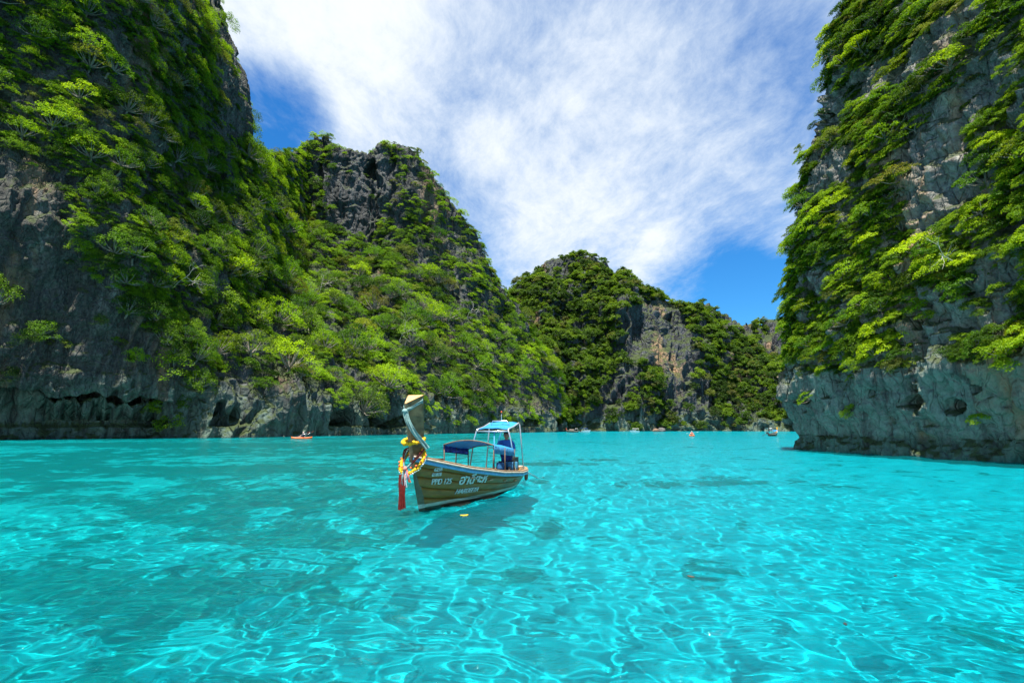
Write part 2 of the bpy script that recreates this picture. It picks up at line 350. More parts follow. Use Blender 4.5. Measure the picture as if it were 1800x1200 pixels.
def hill(name, nu, nv, px, base_py, base_Y, ridge_py, ridge_Y, prof, mat, disp, carves=(), edge=None):
    """a hillside measured column by column: shoreline, ridge line and how the ground recedes between them"""
    u = np.linspace(px[0], px[-1], nu); bp = np.interp(u, *base_py); bY = np.interp(u, *base_Y); rp = np.interp(u, *ridge_py) + 3.2 * fbm(np.stack([u * .09, 0 * u, 0 * u + px[0]], -1), 3, .7); rY = np.interp(u, *ridge_Y)
    tt = np.linspace(0, 1, nv); G = np.stack([np.interp(tt, [a for a, b in p], [b for a, b in p]) for _, p in prof])     # (k, nv)
    ku = np.array([k for k, _ in prof]); W = np.stack([np.interp(u, ku, np.eye(len(ku))[j]) for j in range(len(ku))])    # (k, nu)
    g = np.einsum('kv,ku->vu', G, W)
    py = bp[None] + (rp - bp)[None] * tt[:, None]; YY = bY[None] + (rY - bY)[None] * g
    P = at_np(u[None] + 0 * py, py, YY)
    P[..., 2] -= P[0, :, 2][None] * (1 - tt[:, None])                       # shoreline exactly at sea level
    low = P[:1].copy(); low[..., 2] = -4; low[..., 1] -= .5
    top = [P]
    for dy, fz in ((5, -.5), (14, -4), (30, -12), (60, -30), (110, -70)):
        q = P[-1:].copy(); q[..., 0] *= (q[..., 1] + dy) / q[..., 1]; q[..., 1] += dy; q[..., 2] = np.maximum(q[..., 2] + fz, -4); top.append(q)
    P = np.concatenate([low] + top, 0)
    if edge is not None:                                                     # turn the right-hand end away from the viewer
        ext = [P]
        for dx, dy, fz in edge:
            q = P[:, -1:].copy(); q[..., 0] += dx; q[..., 1] += dy; q[..., 2] = np.where(q[..., 2] > 0, q[..., 2] * fz, q[..., 2]); ext.append(q)
        P = np.concatenate(ext, 1)
    return finish_sheet(name, P, disp, mat, carves, -1 if False else 1)
def slope_disp(a_big, a_flute, a_fine, f):
    return limestone(a_big, a_flute, a_fine, f, .11, .12)
ridge_b = ([200, 430, 470, 500, 535, 541, 575, 600, 650, 672, 700, 735, 748, 770, 790, 815, 835, 850, 865, 880, 905, 930, 955, 968, 976],
           [270, 275, 274, 268, 268, 246, 244, 266, 272, 258, 254, 264, 292, 322, 355, 386, 412, 452, 486, 520, 540, 582, 622, 655, 690])
cliff_hill = hill('cliff_hill', 520, 330, (250, 976),
    ([250, 450, 700, 976], [769.6, 768, 763.6, 758.2]), ([250, 350, 450, 560, 700, 840, 976], [91, 94, 101, 115, 137, 170, 215]),
    ridge_b, ([250, 400, 440, 500, 540, 640, 740, 840, 900, 976], [122, 124, 140, 185, 205, 207, 212, 222, 226, 225]),
    [(250, [(0, 0), (.15, .03), (.35, .28), (.6, .55), (1, 1)]), (430, [(0, 0), (.15, .03), (.35, .3), (.6, .6), (1, 1)]), (540, [(0, 0), (.17, .02), (.35, .32), (.62, .86), (.70, .97), (1, 1)]),
     (660, [(0, 0), (.12, .02), (.35, .36), (.62, .92), (.68, .97), (1, 1)]), (760, [(0, 0), (.12, .05), (.4, .48), (.6, .85), (1, 1)]),
     (900, [(0, 0), (.2, .1), (.6, .6), (1, 1)])],
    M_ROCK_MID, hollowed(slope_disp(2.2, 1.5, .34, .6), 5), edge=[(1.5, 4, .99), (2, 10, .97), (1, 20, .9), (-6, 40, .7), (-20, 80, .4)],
    carves=[(652, 300, 11, 18, 7), (660, 334, 8, 26, 2), (603, 731, 19, 14, 5)])
ridge_c = ([800, 860, 890, 905, 925, 955, 975, 1010, 1045, 1060, 1068, 1095, 1112, 1125, 1150, 1165, 1178, 1205, 1222, 1240, 1300, 1350, 1460],
           [590, 560, 534, 520, 497, 463, 458, 451, 454, 466, 486, 480, 484, 508, 516, 530, 550, 546, 556, 580, 606, 622, 632])
cliff_far = hill('cliff_far', 460, 230, (800, 1460), ([800, 1460], [757.7, 757.7]), ([800, 975, 1050, 1130, 1230, 1330, 1460], [225, 250, 262, 255, 265, 262, 245]),
    ridge_c, ([800, 905, 1010, 1130, 1230, 1460], [300, 318, 322, 312, 305, 290]),
    [(800, [(0, 0), (.2, .15), (1, 1)]), (1010, [(0, 0), (.18, .05), (.6, .5), (1, 1)]), (1090, [(0, 0), (.2, .04), (.38, .2), (.45, .3), (.75, .42), (1, 1)]),
     (1200, [(0, 0), (.2, .1), (.75, .5), (1, 1)]), (1300, [(0, 0), (.2, .15), (1, 1)])],
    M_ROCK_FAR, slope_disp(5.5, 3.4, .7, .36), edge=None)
cliff_back = hill('cliff_back', 200, 70, (1150, 1500), ([1150, 1500], [756.5, 756.5]), ([1150, 1500], [335, 335]),
    ([1150, 1185, 1215, 1232, 1245, 1262, 1285, 1305, 1340, 1380, 1500], [600, 572, 546, 537, 536, 548, 562, 574, 569, 570, 573]), ([1150, 1500], [375, 378]),
    [(1150, [(0, 0), (.4, .3), (1, 1)])], M_ROCK_FAR, slope_disp(3.0, 3.4, 1.0, .36))
# ------------------------------------------------------------------ vegetation
def leaves(C, size, up, g, jit=.55, aspect=.5, curl=.0):
    """diamond leaves at the points C, lying roughly across the directions `up`"""
    n = len(C); nz = up + jit * g.normal(size=(n, 3)); nz /= np.linalg.norm(nz, axis=1)[:, None]
    a = g.normal(size=(n, 3)); a -= nz * (a * nz).sum(1)[:, None]; a /= np.linalg.norm(a, axis=1)[:, None]; b = np.cross(nz, a)
    s = (size * g.uniform(.65, 1.35, n))[:, None]
    V = np.stack([C - a * s * .5, C + b * s * aspect * .5, C + a * s * .5 - nz * s * curl, C - b * s * aspect * .5], 1).reshape(-1, 3)
    return V, np.arange(4 * n).reshape(n, 4)
def pad_points(c, r, flat, n, g):
    d = g.normal(size=(n, 3)); d /= np.linalg.norm(d, axis=1)[:, None]; rad = r * g.random(n) ** .40
    p = d * rad[:, None]; p[:, 2] = np.abs(p[:, 2]) * flat * 1.5 - .28 * (p[:, 0] ** 2 + p[:, 1] ** 2) / r
    out = p / np.linalg.norm(p, axis=1)[:, None]
    return c + p, out * .55 + np.array([0, 0, .75])
def tube(path, r0, r1, k=6):
    path = np.asarray(path, float); n = len(path); tg = np.gradient(path, axis=0); tg /= np.linalg.norm(tg, axis=1)[:, None] + 1e-9
    ref = np.where(np.abs(tg[:, 2:3]) > .9, np.array([[1., 0, 0]]), np.array([[0., 0, 1.]])); a = np.cross(tg, ref); a /= np.linalg.norm(a, axis=1)[:, None]; b = np.cross(tg, a)
    rr = np.linspace(r0, r1, n)[:, None, None] if np.isscalar(r0) else np.asarray(r0)[:, None, None]; th = np.arange(k) * 2 * math.pi / k
    V = path[:, None] + rr * (np.cos(th)[None, :, None] * a[:, None] + np.sin(th)[None, :, None] * b[:, None])
    F = [[i * k + j, i * k + (j + 1) % k, (i + 1) * k + (j + 1) % k, (i + 1) * k + j] for i in range(n - 1) for j in range(k)]
    return V.reshape(-1, 3), np.array(F)
def merge(parts):
    Vs, Fs, o = [], [], 0
    for V, F in parts: Vs.append(V); Fs.append(F + o); o += len(V)
    return np.concatenate(Vs), np.concatenate(Fs)
def tree_proto(seed, pads, per, leaf, flat=.55, pad_r=(.26, .42), pad_flat=.35, spread=1., gaps=.0, leafmat=None, name='tree', droop=0., jit=.55):
    g = np.random.default_rng(seed); parts = []; tr = []; cs = []
    base = np.array([0, 0, -1.05]); fork = np.array([g.normal(0, .08), g.normal(0, .08), -.30])
    tr.append(tube([base, base * .6 + fork * .4 + g.normal(0, .05, 3), fork], .075, .05, 6))
    for k in range(pads):
        for _ in range(12):
            th = g.uniform(0, 6.283); u = g.random() ** .6; c = np.array([math.cos(th) * u * spread, math.sin(th) * u * spread, 0])
            c[2] = flat * math.sqrt(max(0, 1 - u * u * .9)) * g.uniform(.45, 1.05) - droop * u * u
            if all(np.linalg.norm(c - q) > .22 for q in cs): break
        cs.append(c); r = g.uniform(*pad_r)
        P, U = pad_points(c, r, pad_flat, int(per * (r / .34) ** 2), g)
        parts.append(leaves(P, leaf, U, g, jit))
        if k % 2 == 0:
            md = fork * .45 + c * .55 + np.array([0, 0, -.10]); tr.append(tube([fork, md, c + np.array([0, 0, -.02])], .034, .008, 5))
    cm = np_mesh(name + ' crown', *merge(parts), smooth=False); cm.materials.append(leafmat)
    tm = np_mesh(name + ' trunk', *merge(tr)); tm.materials.append(M_BARK); return cm, tm
P_NEAR = [tree_proto(100 + k, 17 + 2 * k % 5, 105, .098, .62 + .1 * (k % 3), (.22, .42), .30, 1.0, leafmat=M_LEAF_NEAR, name='near', droop=.25 * (k % 2)) for k in range(5)]
P_LEFT = [tree_proto(200 + k, 30 + 4 * (k % 3), 84, .080, (.95, .7, 1.15, .8)[k % 4], (.20, .33), .52, 1.0, leafmat=M_LEAF_LEFT, name='left', droop=.1 * (k % 3)) for k in range(6)]
P_BUSH = [tree_proto(300 + k, 13, 60, .125, .6, (.28, .46), .4, 1.0, leafmat=M_LEAF_LEFT, name='bush', droop=.25) for k in range(4)]
P_FAR = [tree_proto(400 + k, 12, 36, .20, .75, (.3, .5), .45, .95, leafmat=M_LEAF_FAR, name='far', droop=.15) for k in range(4)]

def scatter(S, n, dens, g, frame=(-260, 2060, -260, 775)):
    """random points on a sheet, weighted by area and by the density of growth"""
    P = S.P; A = np.linalg.norm(np.cross(P[1:, :-1] - P[:-1, :-1], P[:-1, 1:] - P[:-1, :-1]), axis=-1)
    px, py = S.px[:-1, :-1], S.py[:-1, :-1]; Pm = P[:-1, :-1]; N = S.n0[:-1, :-1]
    view = Pm - np.array([0, 0, CAM_Z]); view /= np.linalg.norm(view, axis=-1, keepdims=True)
    ok = (px > frame[0]) & (px < frame[1]) & (py > frame[2]) & (py < frame[3]) & ((N * view).sum(-1) < .45) & (Pm[..., 2] > 1.0)
    wgt = (A * ok * np.clip(dens(px, py, Pm, S.N[:-1, :-1]), 0, 1)).ravel(); wgt /= wgt.sum()
    i = g.choice(len(wgt), n, p=wgt); r, c = np.unravel_index(i, A.shape)
    f = g.random((n, 2)); pts = P[r, c] + (P[r, c + 1] - P[r, c]) * f[:, :1] + (P[r + 1, c] - P[r, c]) * f[:, 1:]
    return pts, S.n0[r, c], px[r, c], py[r, c]
def thin(pts, rad):
    """drop points closer than rad to an earlier one"""
    keep = []; cell = {}; s = float(np.max(rad))
    for i, p in enumerate(pts):
        k = tuple((p // s).astype(int)); hit = False
        for dx in (-1, 0, 1):
            for dy in (-1, 0, 1):
                for dz in (-1, 0, 1):
                    for j in cell.get((k[0] + dx, k[1] + dy, k[2] + dz), ()):
                        if np.linalg.norm(pts[j] - p) < (rad[i] if np.ndim(rad) else rad): hit = True; break
                    if hit: break
                if hit: break
            if hit: break
        if not hit: keep.append(i); cell.setdefault(k, []).append(i)
    return np.array(keep)
def frames(nrm, g, tilt=.55):
    z = np.array([0, 0, .8]) + tilt * nrm + .10 * g.normal(size=nrm.shape); z /= np.linalg.norm(z, axis=1)[:, None]; out = []
    for v in z: out.append((Matrix.Rotation(0, 3, 'Z') @ Vector(v).to_track_quat('Z', 'Y').to_matrix() @ Matrix.Rotation(g.uniform(0, 6.283), 3, 'Z')).to_euler())
    return out
def mass(name, protos, pts, eul, scl, idx, label):
    """growth nobody could count: clumps instanced on points"""
    col = bpy.data.collections.new(name + ' clumps')
    for k, (cm, tm) in enumerate(protos): col.objects.link(bpy.data.objects.new(f'{name} clump {k}', cm))
    me = bpy.data.meshes.new(name); me.vertices.add(len(pts)); me.vertices.foreach_set('co', np.ascontiguousarray(pts, np.float32).ravel())
    for an, ty, dat in (('rot', 'FLOAT_VECTOR', np.array([tuple(e) for e in eul], np.float32).ravel()), ('scl', 'FLOAT', np.asarray(scl, np.float32)), ('idx', 'INT', np.asarray(idx, np.int32))):
        a = me.attributes.new(an, ty, 'POINT'); a.data.foreach_set('vector' if ty == 'FLOAT_VECTOR' else 'value', dat)
    o = bpy.data.objects.new(name, me); COL.objects.link(o); tag(o, label, 'vegetation', kind='stuff')
    ng = bpy.data.node_groups.new(name, 'GeometryNodeTree')
    ng.interface.new_socket('Geometry', in_out='INPUT', socket_type='NodeSocketGeometry'); ng.interface.new_socket('Geometry', in_out='OUTPUT', socket_type='NodeSocketGeometry')
    n = ng.nodes; L = ng.links; gi = n.new('NodeGroupInput'); go = n.new('NodeGroupOutput'); ip = n.new('GeometryNodeInstanceOnPoints')
    ci = n.new('GeometryNodeCollectionInfo'); ci.inputs[0].default_value = col; ci.inputs[1].default_value = True; ci.inputs[2].default_value = True
    def na(nm, ty): q = n.new('GeometryNodeInputNamedAttribute'); q.data_type = ty; q.inputs[0].default_value = nm; return q.outputs[0]
    L.new(gi.outputs[0], ip.inputs['Points']); L.new(ci.outputs[0], ip.inputs['Instance']); ip.inputs['Pick Instance'].default_value = True
    L.new(na('idx', 'INT'), ip.inputs['Instance Index']); L.new(na('rot', 'FLOAT_VECTOR'), ip.inputs['Rotation']); L.new(na('scl', 'FLOAT'), ip.inputs['Scale'])
    L.new(ip.outputs[0], go.inputs[0]); md = o.modifiers.new('growth', 'NODES'); md.node_group = ng; return o
def ell(px, py, cx_, cy_, rx, ry_): return sstep(np.hypot((px - cx_) / rx, (py - cy_) / ry_), 1.15, .75)

def dens_right(px, py, P, N):
    lip = np.interp(px, [1340, 1380, 1450, 1560, 1650, 1800], [655, 640, 668, 655, 640, 655])
    d = .26 + 1.6 * fbm(P * np.array([.16, .16, .22]), 3) + .5 * np.clip(N[..., 2], -.3, .6)
    d = d + .35 * sstep(py, 300, 480) - .62 * ell(px, py, 1715, 170, 120, 150) - .9 * ell(px, py, 1452, 225, 38, 85) - .5 * ell(px, py, 1640, 250, 60, 60) - .7 * ell(px, py, 1395, 290, 22, 60)
    d = d + .8 * ell(px, py, 1560, 215, 60, 50) + .9 * ell(px, py, 1750, 260, 60, 40) + .7 * ell(px, py, 1690, 40, 110, 30) + .8 * ell(px, py, 1360, 550, 40, 110) + .5 * ell(px, py, 1560, 60, 120, 80) - .5 * ell(px, py, 1640, 560, 60, 40)
    return sstep(d, .1, .55) * sstep(py, lip + 10, lip - 45) + .003 * sstep(py, 760, 690)
def dens_left(px, py, P, N):
    line = np.interp(px, [-250, 0, 90, 150, 260, 330, 430], [150, 235, 300, 450, 560, 640, 660])     # bare wall below this line
    d = sstep(py, line + 60, line - 30) * sstep(.95 + 1.0 * fbm(P * .09, 3), .2, .6)
    eg = np.interp(py, [0, 100, 200, 280], [398, 416, 430, 434]); d = d * (1 - .98 * sstep(px, eg - 62, eg - 34) * sstep(py, 290, 225)) * (1 - .7 * ell(px, py, 310, 20, 50, 40))
    d = d + .20 * sstep(fbm(P * .10 + 5, 3), .10, .35) * sstep(py, 700, 640) + .35 * ell(px, py, 240, 590, 90, 60) * sstep(fbm(P * .2, 2), -.1, .3)
    return d
def dens_hill(px, py, P, N):
    d = 1.0 - .97 * ell(px, py, 632, 330, 62, 85) - .4 * ell(px, py, 740, 330, 35, 60) - .35 * ell(px, py, 790, 420, 40, 110)
    bl = np.interp(px, [250, 330, 420, 470, 530, 640, 660, 760, 860, 976], [590, 600, 640, 655, 668, 680, 700, 705, 700, 690])
    low = sstep(py, bl + 25, bl - 15); patchy = sstep(fbm(P * .12 + 3, 3), .0, .3) * sstep(py, 752, 735)
    d = d * np.maximum(low, .8 * patchy * np.maximum(.4, sstep(px, 560, 700))); return d * sstep(.9 + .8 * fbm(P * .1, 2), .2, .6)
def dens_far(px, py, P, N):
    d = .36 + 1.35 * fbm(P * np.array([.06, .06, .03]), 3) + 1.0 * np.clip(N[..., 2], -.2, .6)
    d = d - 1.3 * ell(px, py, 1150, 590, 62, 60) - 1.1 * ell(px, py, 1195, 640, 26, 60) - .8 * ell(px, py, 1095, 695, 45, 55) - .5 * ell(px, py, 1210, 715, 40, 35) - .35 * sstep(py, 725, 752) - .35 * ell(px, py, 980, 500, 60, 60)
    d = d + .8 * ell(px, py, 1030, 600, 55, 120) + .6 * ell(px, py, 1290, 650, 70, 60)
    return sstep(d, .05, .5)
vg = np.random.default_rng(21)
PROTO_USE = {}
PLANTS = {}
TONES = [('lime green', (1.45, 1.30, .8)), ('fresh green', (1., 1.05, 1.)), ('deep green', (.55, .72, .9)), ('olive', (.95, .80, .9))]
def plant(name, proto, p, e, s, label, cat, group):
    tw, tone = TONES[int(vg.choice(4, p=[.3, .35, .2, .15]))]; label = label.replace('TONE', tw)
    r = empty(name, p, e); r.scale = (s, s, s); tag(r, label, cat, group)
    c = bpy.data.objects.new('crown', proto[0]); COL.objects.link(c); c.parent = r; c.color = (*tone, 1)
    PLANTS.setdefault(label, []).append((float(pix(np.array(p))[0]), r))
    k = bpy.data.objects.new('trunk', proto[1]); COL.objects.link(k); k.parent = r
    return r
SUNK = .25
def grow(S, dens, n_big, big_r, n_small, small_r, protos_big, protos_small, n_obj, namer, mass_name, mass_label, out=.35, space=.75, tilt=.55, fit=None):
    # large plants first, then the undergrowth between them
    pts, nn, px, py = scatter(S, n_big * 4, dens, vg); far = np.linalg.norm(pts, axis=1)
    rad = vg.uniform(big_r[0], big_r[1], len(pts)) * (1 if fit is None else fit(px, py)); k = thin(pts, rad * space)[:n_big]
    pts, nn, px, py, rad, far = pts[k], nn[k], px[k], py[k], rad[k], far[k]
    pts = pts + nn * (rad * out)[:, None] + np.array([0, 0, 1.]) * (rad * .25)[:, None]; eul = frames(nn, vg, tilt)
    vis = (px > -20) & (px < 1820) & (py > -20); order = np.argsort(-(rad / far) * np.where(vis, 1, .01))
    obj = set(order[:n_obj].tolist())
    for i in sorted(obj): namer(i, pts[i], eul[i], rad[i], px[i], py[i], protos_big[int(vg.integers(len(protos_big)))])
    rest = [i for i in range(len(pts)) if i not in obj]
    p2, n2, qx, qy = scatter(S, n_small, dens, vg); r2 = vg.uniform(small_r[0], small_r[1], n_small); e2 = frames(n2, vg, tilt); p2 = p2 + n2 * (r2 * .3)[:, None]
    allp = np.concatenate([pts[rest], p2]) if rest else p2
    protos = protos_big + protos_small; ix = np.concatenate([vg.integers(0, len(protos_big), len(rest)), len(protos_big) + vg.integers(0, len(protos_small), n_small)])
    mass(mass_name, protos, allp, [eul[i] for i in rest] + e2, np.concatenate([rad[rest], r2]), ix, mass_label)
def size_word(r, lo, hi): return 'small' if r < lo + (hi - lo) * .33 else ('large' if r > lo + (hi - lo) * .72 else 'mid-sized')
def hill_namer(i, p, e, r, px, py, pr):
    zone = ('on the grey cave peak' if py < 400 and px < 760 and px > 520 else 'on the cave peak flank' if px >= 700 and py < 560 else
            'beside the dark cliff edge' if px < 520 and py < 380 else 'high on the left slope' if py < 470 else 'halfway up the left slope' if py < 590 else 'low on the left slope')
    col = 'near the left wall' if px < 470 else 'left of the prow' if px < 660 else 'straight above the prow' if px < 780 else 'above the boat canopies' if px < 900 else 'at the headland end'
    plant('tree', pr, p, e, r, f'{size_word(r, 1.8, 5.4)} TONE tree {zone}, {col}', 'tree', 'trees on the left slope')
def left_namer(i, p, e, r, px, py, pr):
    zone = 'atop the left wall' if py < 160 else 'on the upper left wall' if py < 330 else 'midway down the left wall' if py < 520 else 'low on the left wall'
    col = 'at the picture edge' if px < 120 else 'in its middle' if px < 270 else 'near its right edge'
    plant('tree', pr, p, e, r, f'{size_word(r, 1.2, 3.2)} TONE tree {zone}, {col}', 'tree', 'trees on the left wall')
def right_namer(i, p, e, r, px, py, pr):
    zone = 'high on the right cliff' if py < 180 else 'on the upper right cliff' if py < 350 else 'halfway up the right cliff' if py < 500 else 'above the right overhang'
    col = 'on its skyline edge' if px < 1440 else 'left of centre' if px < 1580 else 'right of centre' if px < 1700 else 'by the picture edge'
    plant('shrub', pr, p, e, r, f'{size_word(r, .45, 1.35)} TONE shrub {zone}, {col}', 'shrub', 'shrubs on the right cliff')
grow(cliff_right, dens_right, 900, (.45, 1.35), 4000, (.25, .65), P_NEAR, P_NEAR, 200, right_namer, 'cliff_shrubs', 'tangle of small green shrubs and creepers covering the right cliff', out=.22)
grow(cliff_left, dens_left, 800, (1.2, 3.2), 4600, (.6, 1.5), P_LEFT, P_BUSH, 90, left_namer, 'wall_greenery', 'dark green creepers and bushes covering the upper left wall', out=.3)
grow(cliff_hill, dens_hill, 660, (1.8, 5.4), 5200, (1.0, 2.3), P_LEFT, P_BUSH, 200, hill_namer, 'hillside_forest', 'dense sunlit forest undergrowth covering the left slope', out=.25, space=.8,
     fit=lambda px, py: 1 - .55 * np.maximum(ell(px, py, 650, 300, 190, 130), ell(px, py, 860, 470, 70, 130)))
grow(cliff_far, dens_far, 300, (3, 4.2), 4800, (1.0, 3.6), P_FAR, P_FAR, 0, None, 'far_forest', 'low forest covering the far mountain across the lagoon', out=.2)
grow(cliff_back, lambda px, py, P, N: sstep(.2 + 1.4 * fbm(P * .05, 2), .1, .5), 30, (3, 4.2), 420, (1.8, 3.0), P_FAR, P_FAR, 0, None, 'ridge_forest', 'thin bushes on the grey ridge furthest away', out=.2)

v_ord = ['leftmost', 'second from left', 'third from left', 'fourth from left', 'fifth from left', 'sixth from left', 'seventh from left', 'eighth from left', 'ninth from left', 'tenth from left', 'eleventh from left', 'twelfth from left', 'thirteenth from left', 'fourteenth from left']
for lb, ps in PLANTS.items():
    if 2 <= len(ps) <= len(v_ord):
        for k, (x_, r_) in enumerate(sorted(ps, key=lambda q: q[0])): r_['label'] = f'{lb}, {v_ord[k]}'
# bare pale branches standing out of the green
def bare_proto(seed):
    g = np.random.default_rng(seed); pr = []  # noqa
    def grow_branch(p, d, L, r, lev):
        q = p + d * L * .5 + g.normal(0, .06 * L, 3); e = p + d * L + g.normal(0, .08 * L, 3); pr.append(tube([p, q, e], r, r * .55, 5))
        if lev:
            for _ in range(3 if lev > 1 else 2): d2 = d + g.normal(0, .55, 3); d2 /= np.linalg.norm(d2); grow_branch(p + (e - p) * g.uniform(.5, 1.), d2, L * g.uniform(.5, .75), r * .5, lev - 1)
    grow_branch(np.array([0, 0, -.3]), np.array([.1, 0, 1.]), 1., .022, 3); me = np_mesh('bare branches', *merge(pr)); me.materials.append(M_DEAD); return me
m, t = material('dead wood'); t.add('ShaderNodeOutputMaterial', {0: t.add('ShaderNodeBsdfPrincipled', {'Base Color': t.mix(t.noise(t.add('ShaderNodeTexCoord').outputs['Object'], 9, 4), (.34, .31, .26), (.58, .55, .48)), 'Roughness': .9})}); M_DEAD = m
BARE = [bare_proto(k) for k in (41, 42, 43)]
def on_sheet(S, px, py):
    d = np.hypot(S.px - px, S.py - py) + .02 * np.linalg.norm(S.P, axis=-1); i = np.unravel_index(np.argmin(d), d.shape); return S.P[i], S.n0[i]
for S, px_, py_, sc_, lb in ((cliff_right, 1600, 622, 1.2, 'bare pale branches hanging over the rim of the right overhang'), (cliff_right, 1690, 470, 1.5, 'leaning leafless pole-like tree halfway up the right cliff'), (cliff_right, 1500, 520, 1.2, 'leafless grey shrub among the green of the right cliff'),
        (cliff_hill, 700, 600, 5, 'leafless grey tree low on the left slope above the prow'), (cliff_hill, 560, 520, 5, 'bare-branched tree in the middle of the left slope'), (cliff_hill, 820, 560, 5, 'bare pale tree on the slope above the stern awning'), (cliff_left, 300, 500, 4, 'leafless pale tree on the right part of the left wall'), (cliff_hill, 650, 400, 5, 'bare forked trunk at the foot of the cave peak')):
    p_, n_ = on_sheet(S, px_, py_); z_ = Vector(n_) * .9 + Vector((0, 0, .8)); o_ = link('bare_tree', BARE[int(vg.integers(3))]); o_.location = Vector(p_) + Vector(n_) * .3 * sc_; o_.rotation_euler = z_.to_track_quat('Z', 'Y').to_euler(); o_.scale = (sc_,) * 3; tag(o_, lb, 'tree', 'leafless trees')
# ------------------------------------------------------------------ paints, wood, cloth
def paint(name, col, rough=.5, wear=.25, scale=6., spec=.4, metal=0., sheen=0., trans=0.):
    m, t = material(name); pos = t.add('ShaderNodeTexCoord').outputs['Object']
    n = t.noise(t.mapping(pos, (1, 1, 1.6)), scale, 5, .62)
    c = t.mix(t.step(n, .3, .75), [x * (1 - wear) for x in col], [min(1, x * (1 + wear * .5)) for x in col])
    p = t.add('ShaderNodeBsdfPrincipled', {'Base Color': c, 'Roughness': rough, 'Metallic': metal, 'Specular IOR Level': spec})
    if trans: p = t.add('ShaderNodeMixShader', {0: trans, 1: p, 2: t.add('ShaderNodeBsdfTranslucent', {0: c})})
    t.add('ShaderNodeOutputMaterial', {0: p}); return m
def hull_paint(name, top, low, stripe, z0, z1):
    m, t = material(name); pos = t.add('ShaderNodeTexCoord').outputs['Object']; z = t.add('ShaderNodeSeparateXYZ', {0: pos}).outputs[2]
    gr = t.noise(t.mapping(pos, (1.2, 3, 7)), 2.2, 6, .65); bl = t.noise(pos, 1.3, 5, .6); fi = t.noise(t.mapping(pos, (3, 3, 22)), 5., 3, .6)
    c = t.mix(t.step(gr, .30, .75), [x * .6 for x in top], top); c = t.mix(t.math('MULTIPLY', t.step(bl, .48, .66), .65), c, low)
    c = t.mix(t.math('MULTIPLY', t.step(fi, .55, .75), .35), c, (.21, .20, .09))
    zz = t.math('ADD', z, t.math('MULTIPLY', t.math('SUBTRACT', bl, .5), .03))
    c = t.mix(t.step(zz, z1 - .012, z1 + .004, 1, 0), c, t.mix(t.step(gr, .35, .6), [x * .55 for x in stripe], stripe))
    c = t.mix(t.step(zz, z0 - .006, z0 + .01, 1, 0), c, t.mix(gr, (.025, .03, .018), (.085, .06, .03)))
    b = t.add('ShaderNodeBump', {'Strength': .35, 'Distance': .01, 'Height': t.math('ADD', gr, fi)})
    t.add('ShaderNodeOutputMaterial', {0: t.add('ShaderNodeBsdfPrincipled', {'Base Color': c, 'Roughness': .45, 'Specular IOR Level': .4, 'Normal': b})}); return m
M_HULL = hull_paint('olive hull', (.215, .118, .014), (.06, .038, .011), (.36, .47, .38), .055, .135)
M_STEM = hull_paint('stem wood', (.105, .125, .075), (.05, .065, .045), (.40, .52, .44), .055, .15)
M_POST = paint('prow wood', (.165, .13, .062), .55, .5, 5); M_CUT = paint('cut wood', (.62, .33, .13), .6, .2, 9)
M_WOOD = paint('worn wood', (.33, .21, .11), .6, .4, 7); M_DARKWOOD = paint('dark wood', (.10, .065, .035), .6, .4, 7)
M_BLUE = paint('blue paint', (.10, .34, .58), .45, .2, 8); M_CREAM = paint('cream paint', (.52, .45, .36), .5, .25, 8)
M_TARP = paint('blue tarpaulin', (.02, .27, .58), .55, .12, 5, trans=.25); M_TARPD = paint('dark blue tarpaulin', (.018, .05, .30), .6, .3, 5, trans=.25)
M_FLAP = paint('pale blue flap', (.05, .24, .46), .6, .3, 14, trans=.3)
M_STEEL = paint('steel tube', (.70, .70, .70), .28, .12, 9, metal=.75); M_RUST = paint('rusty pole', (.16, .10, .065), .7, .4, 9)
M_WHITE = paint('white paint', (.80, .80, .78), .45, .1, 8); M_LETTER = paint('lettering', (.45, .62, .60), .5, .35, 16)
M_DRUM = paint('blue plastic', (.03, .13, .30), .4, .35, 7); M_DRUM2 = paint('teal plastic', (.06, .22, .36), .45, .5, 12)
M_BLACK = paint('black rubber', (.02, .02, .022), .7, .3, 9); M_ORANGE = paint('orange cloth', (.75, .13, .03), .7, .25, 9)
M_YELLOW = paint('marigold', (.86, .52, .01), .8, .3, 20, trans=.25); M_WFLOWER = paint('white flowers', (.75, .78, .74), .8, .2, 20)
M_SASH = paint('pale sash', (.22, .38, .36), .7, .4, 8, trans=.2); M_RED = paint('red ribbon', (.24, .018, .010), .7, .4, 9, trans=.2); M_PINK = paint('pink ribbon', (.62, .20, .15), .7, .3, 9)
M_SHIRT = paint('blue shirt', (.03, .12, .42), .85, .2, 9); M_TROUSER = paint('blue trousers', (.02, .035, .16), .85, .25, 9)
M_SKIN = paint('skin', (.32, .16, .09), .6, .1, 9); M_HAIR = paint('hair', (.015, .012, .01), .6, .2, 9); M_NAVY = paint('navy cloth', (.02, .025, .06), .85, .2, 9)
M_FAIR = paint('fair skin', (.55, .33, .24), .6, .1, 9); M_ENGINE = paint('engine iron', (.07, .065, .06), .5, .4, 9, metal=.4); M_CAP = paint('pink cap', (.80, .52, .55), .8, .15, 9)
M_KAYAK = paint('orange kayak plastic', (.80, .16, .02), .4, .15, 6); M_PADDLE = paint('red paddle', (.75, .08, .015), .45, .1, 6)
M_GLASS = paint('dark window', (.03, .04, .05), .1, .1, 6); M_GOLDLEAF = paint('yellow leaf', (.75, .50, .02), .6, .2, 30)

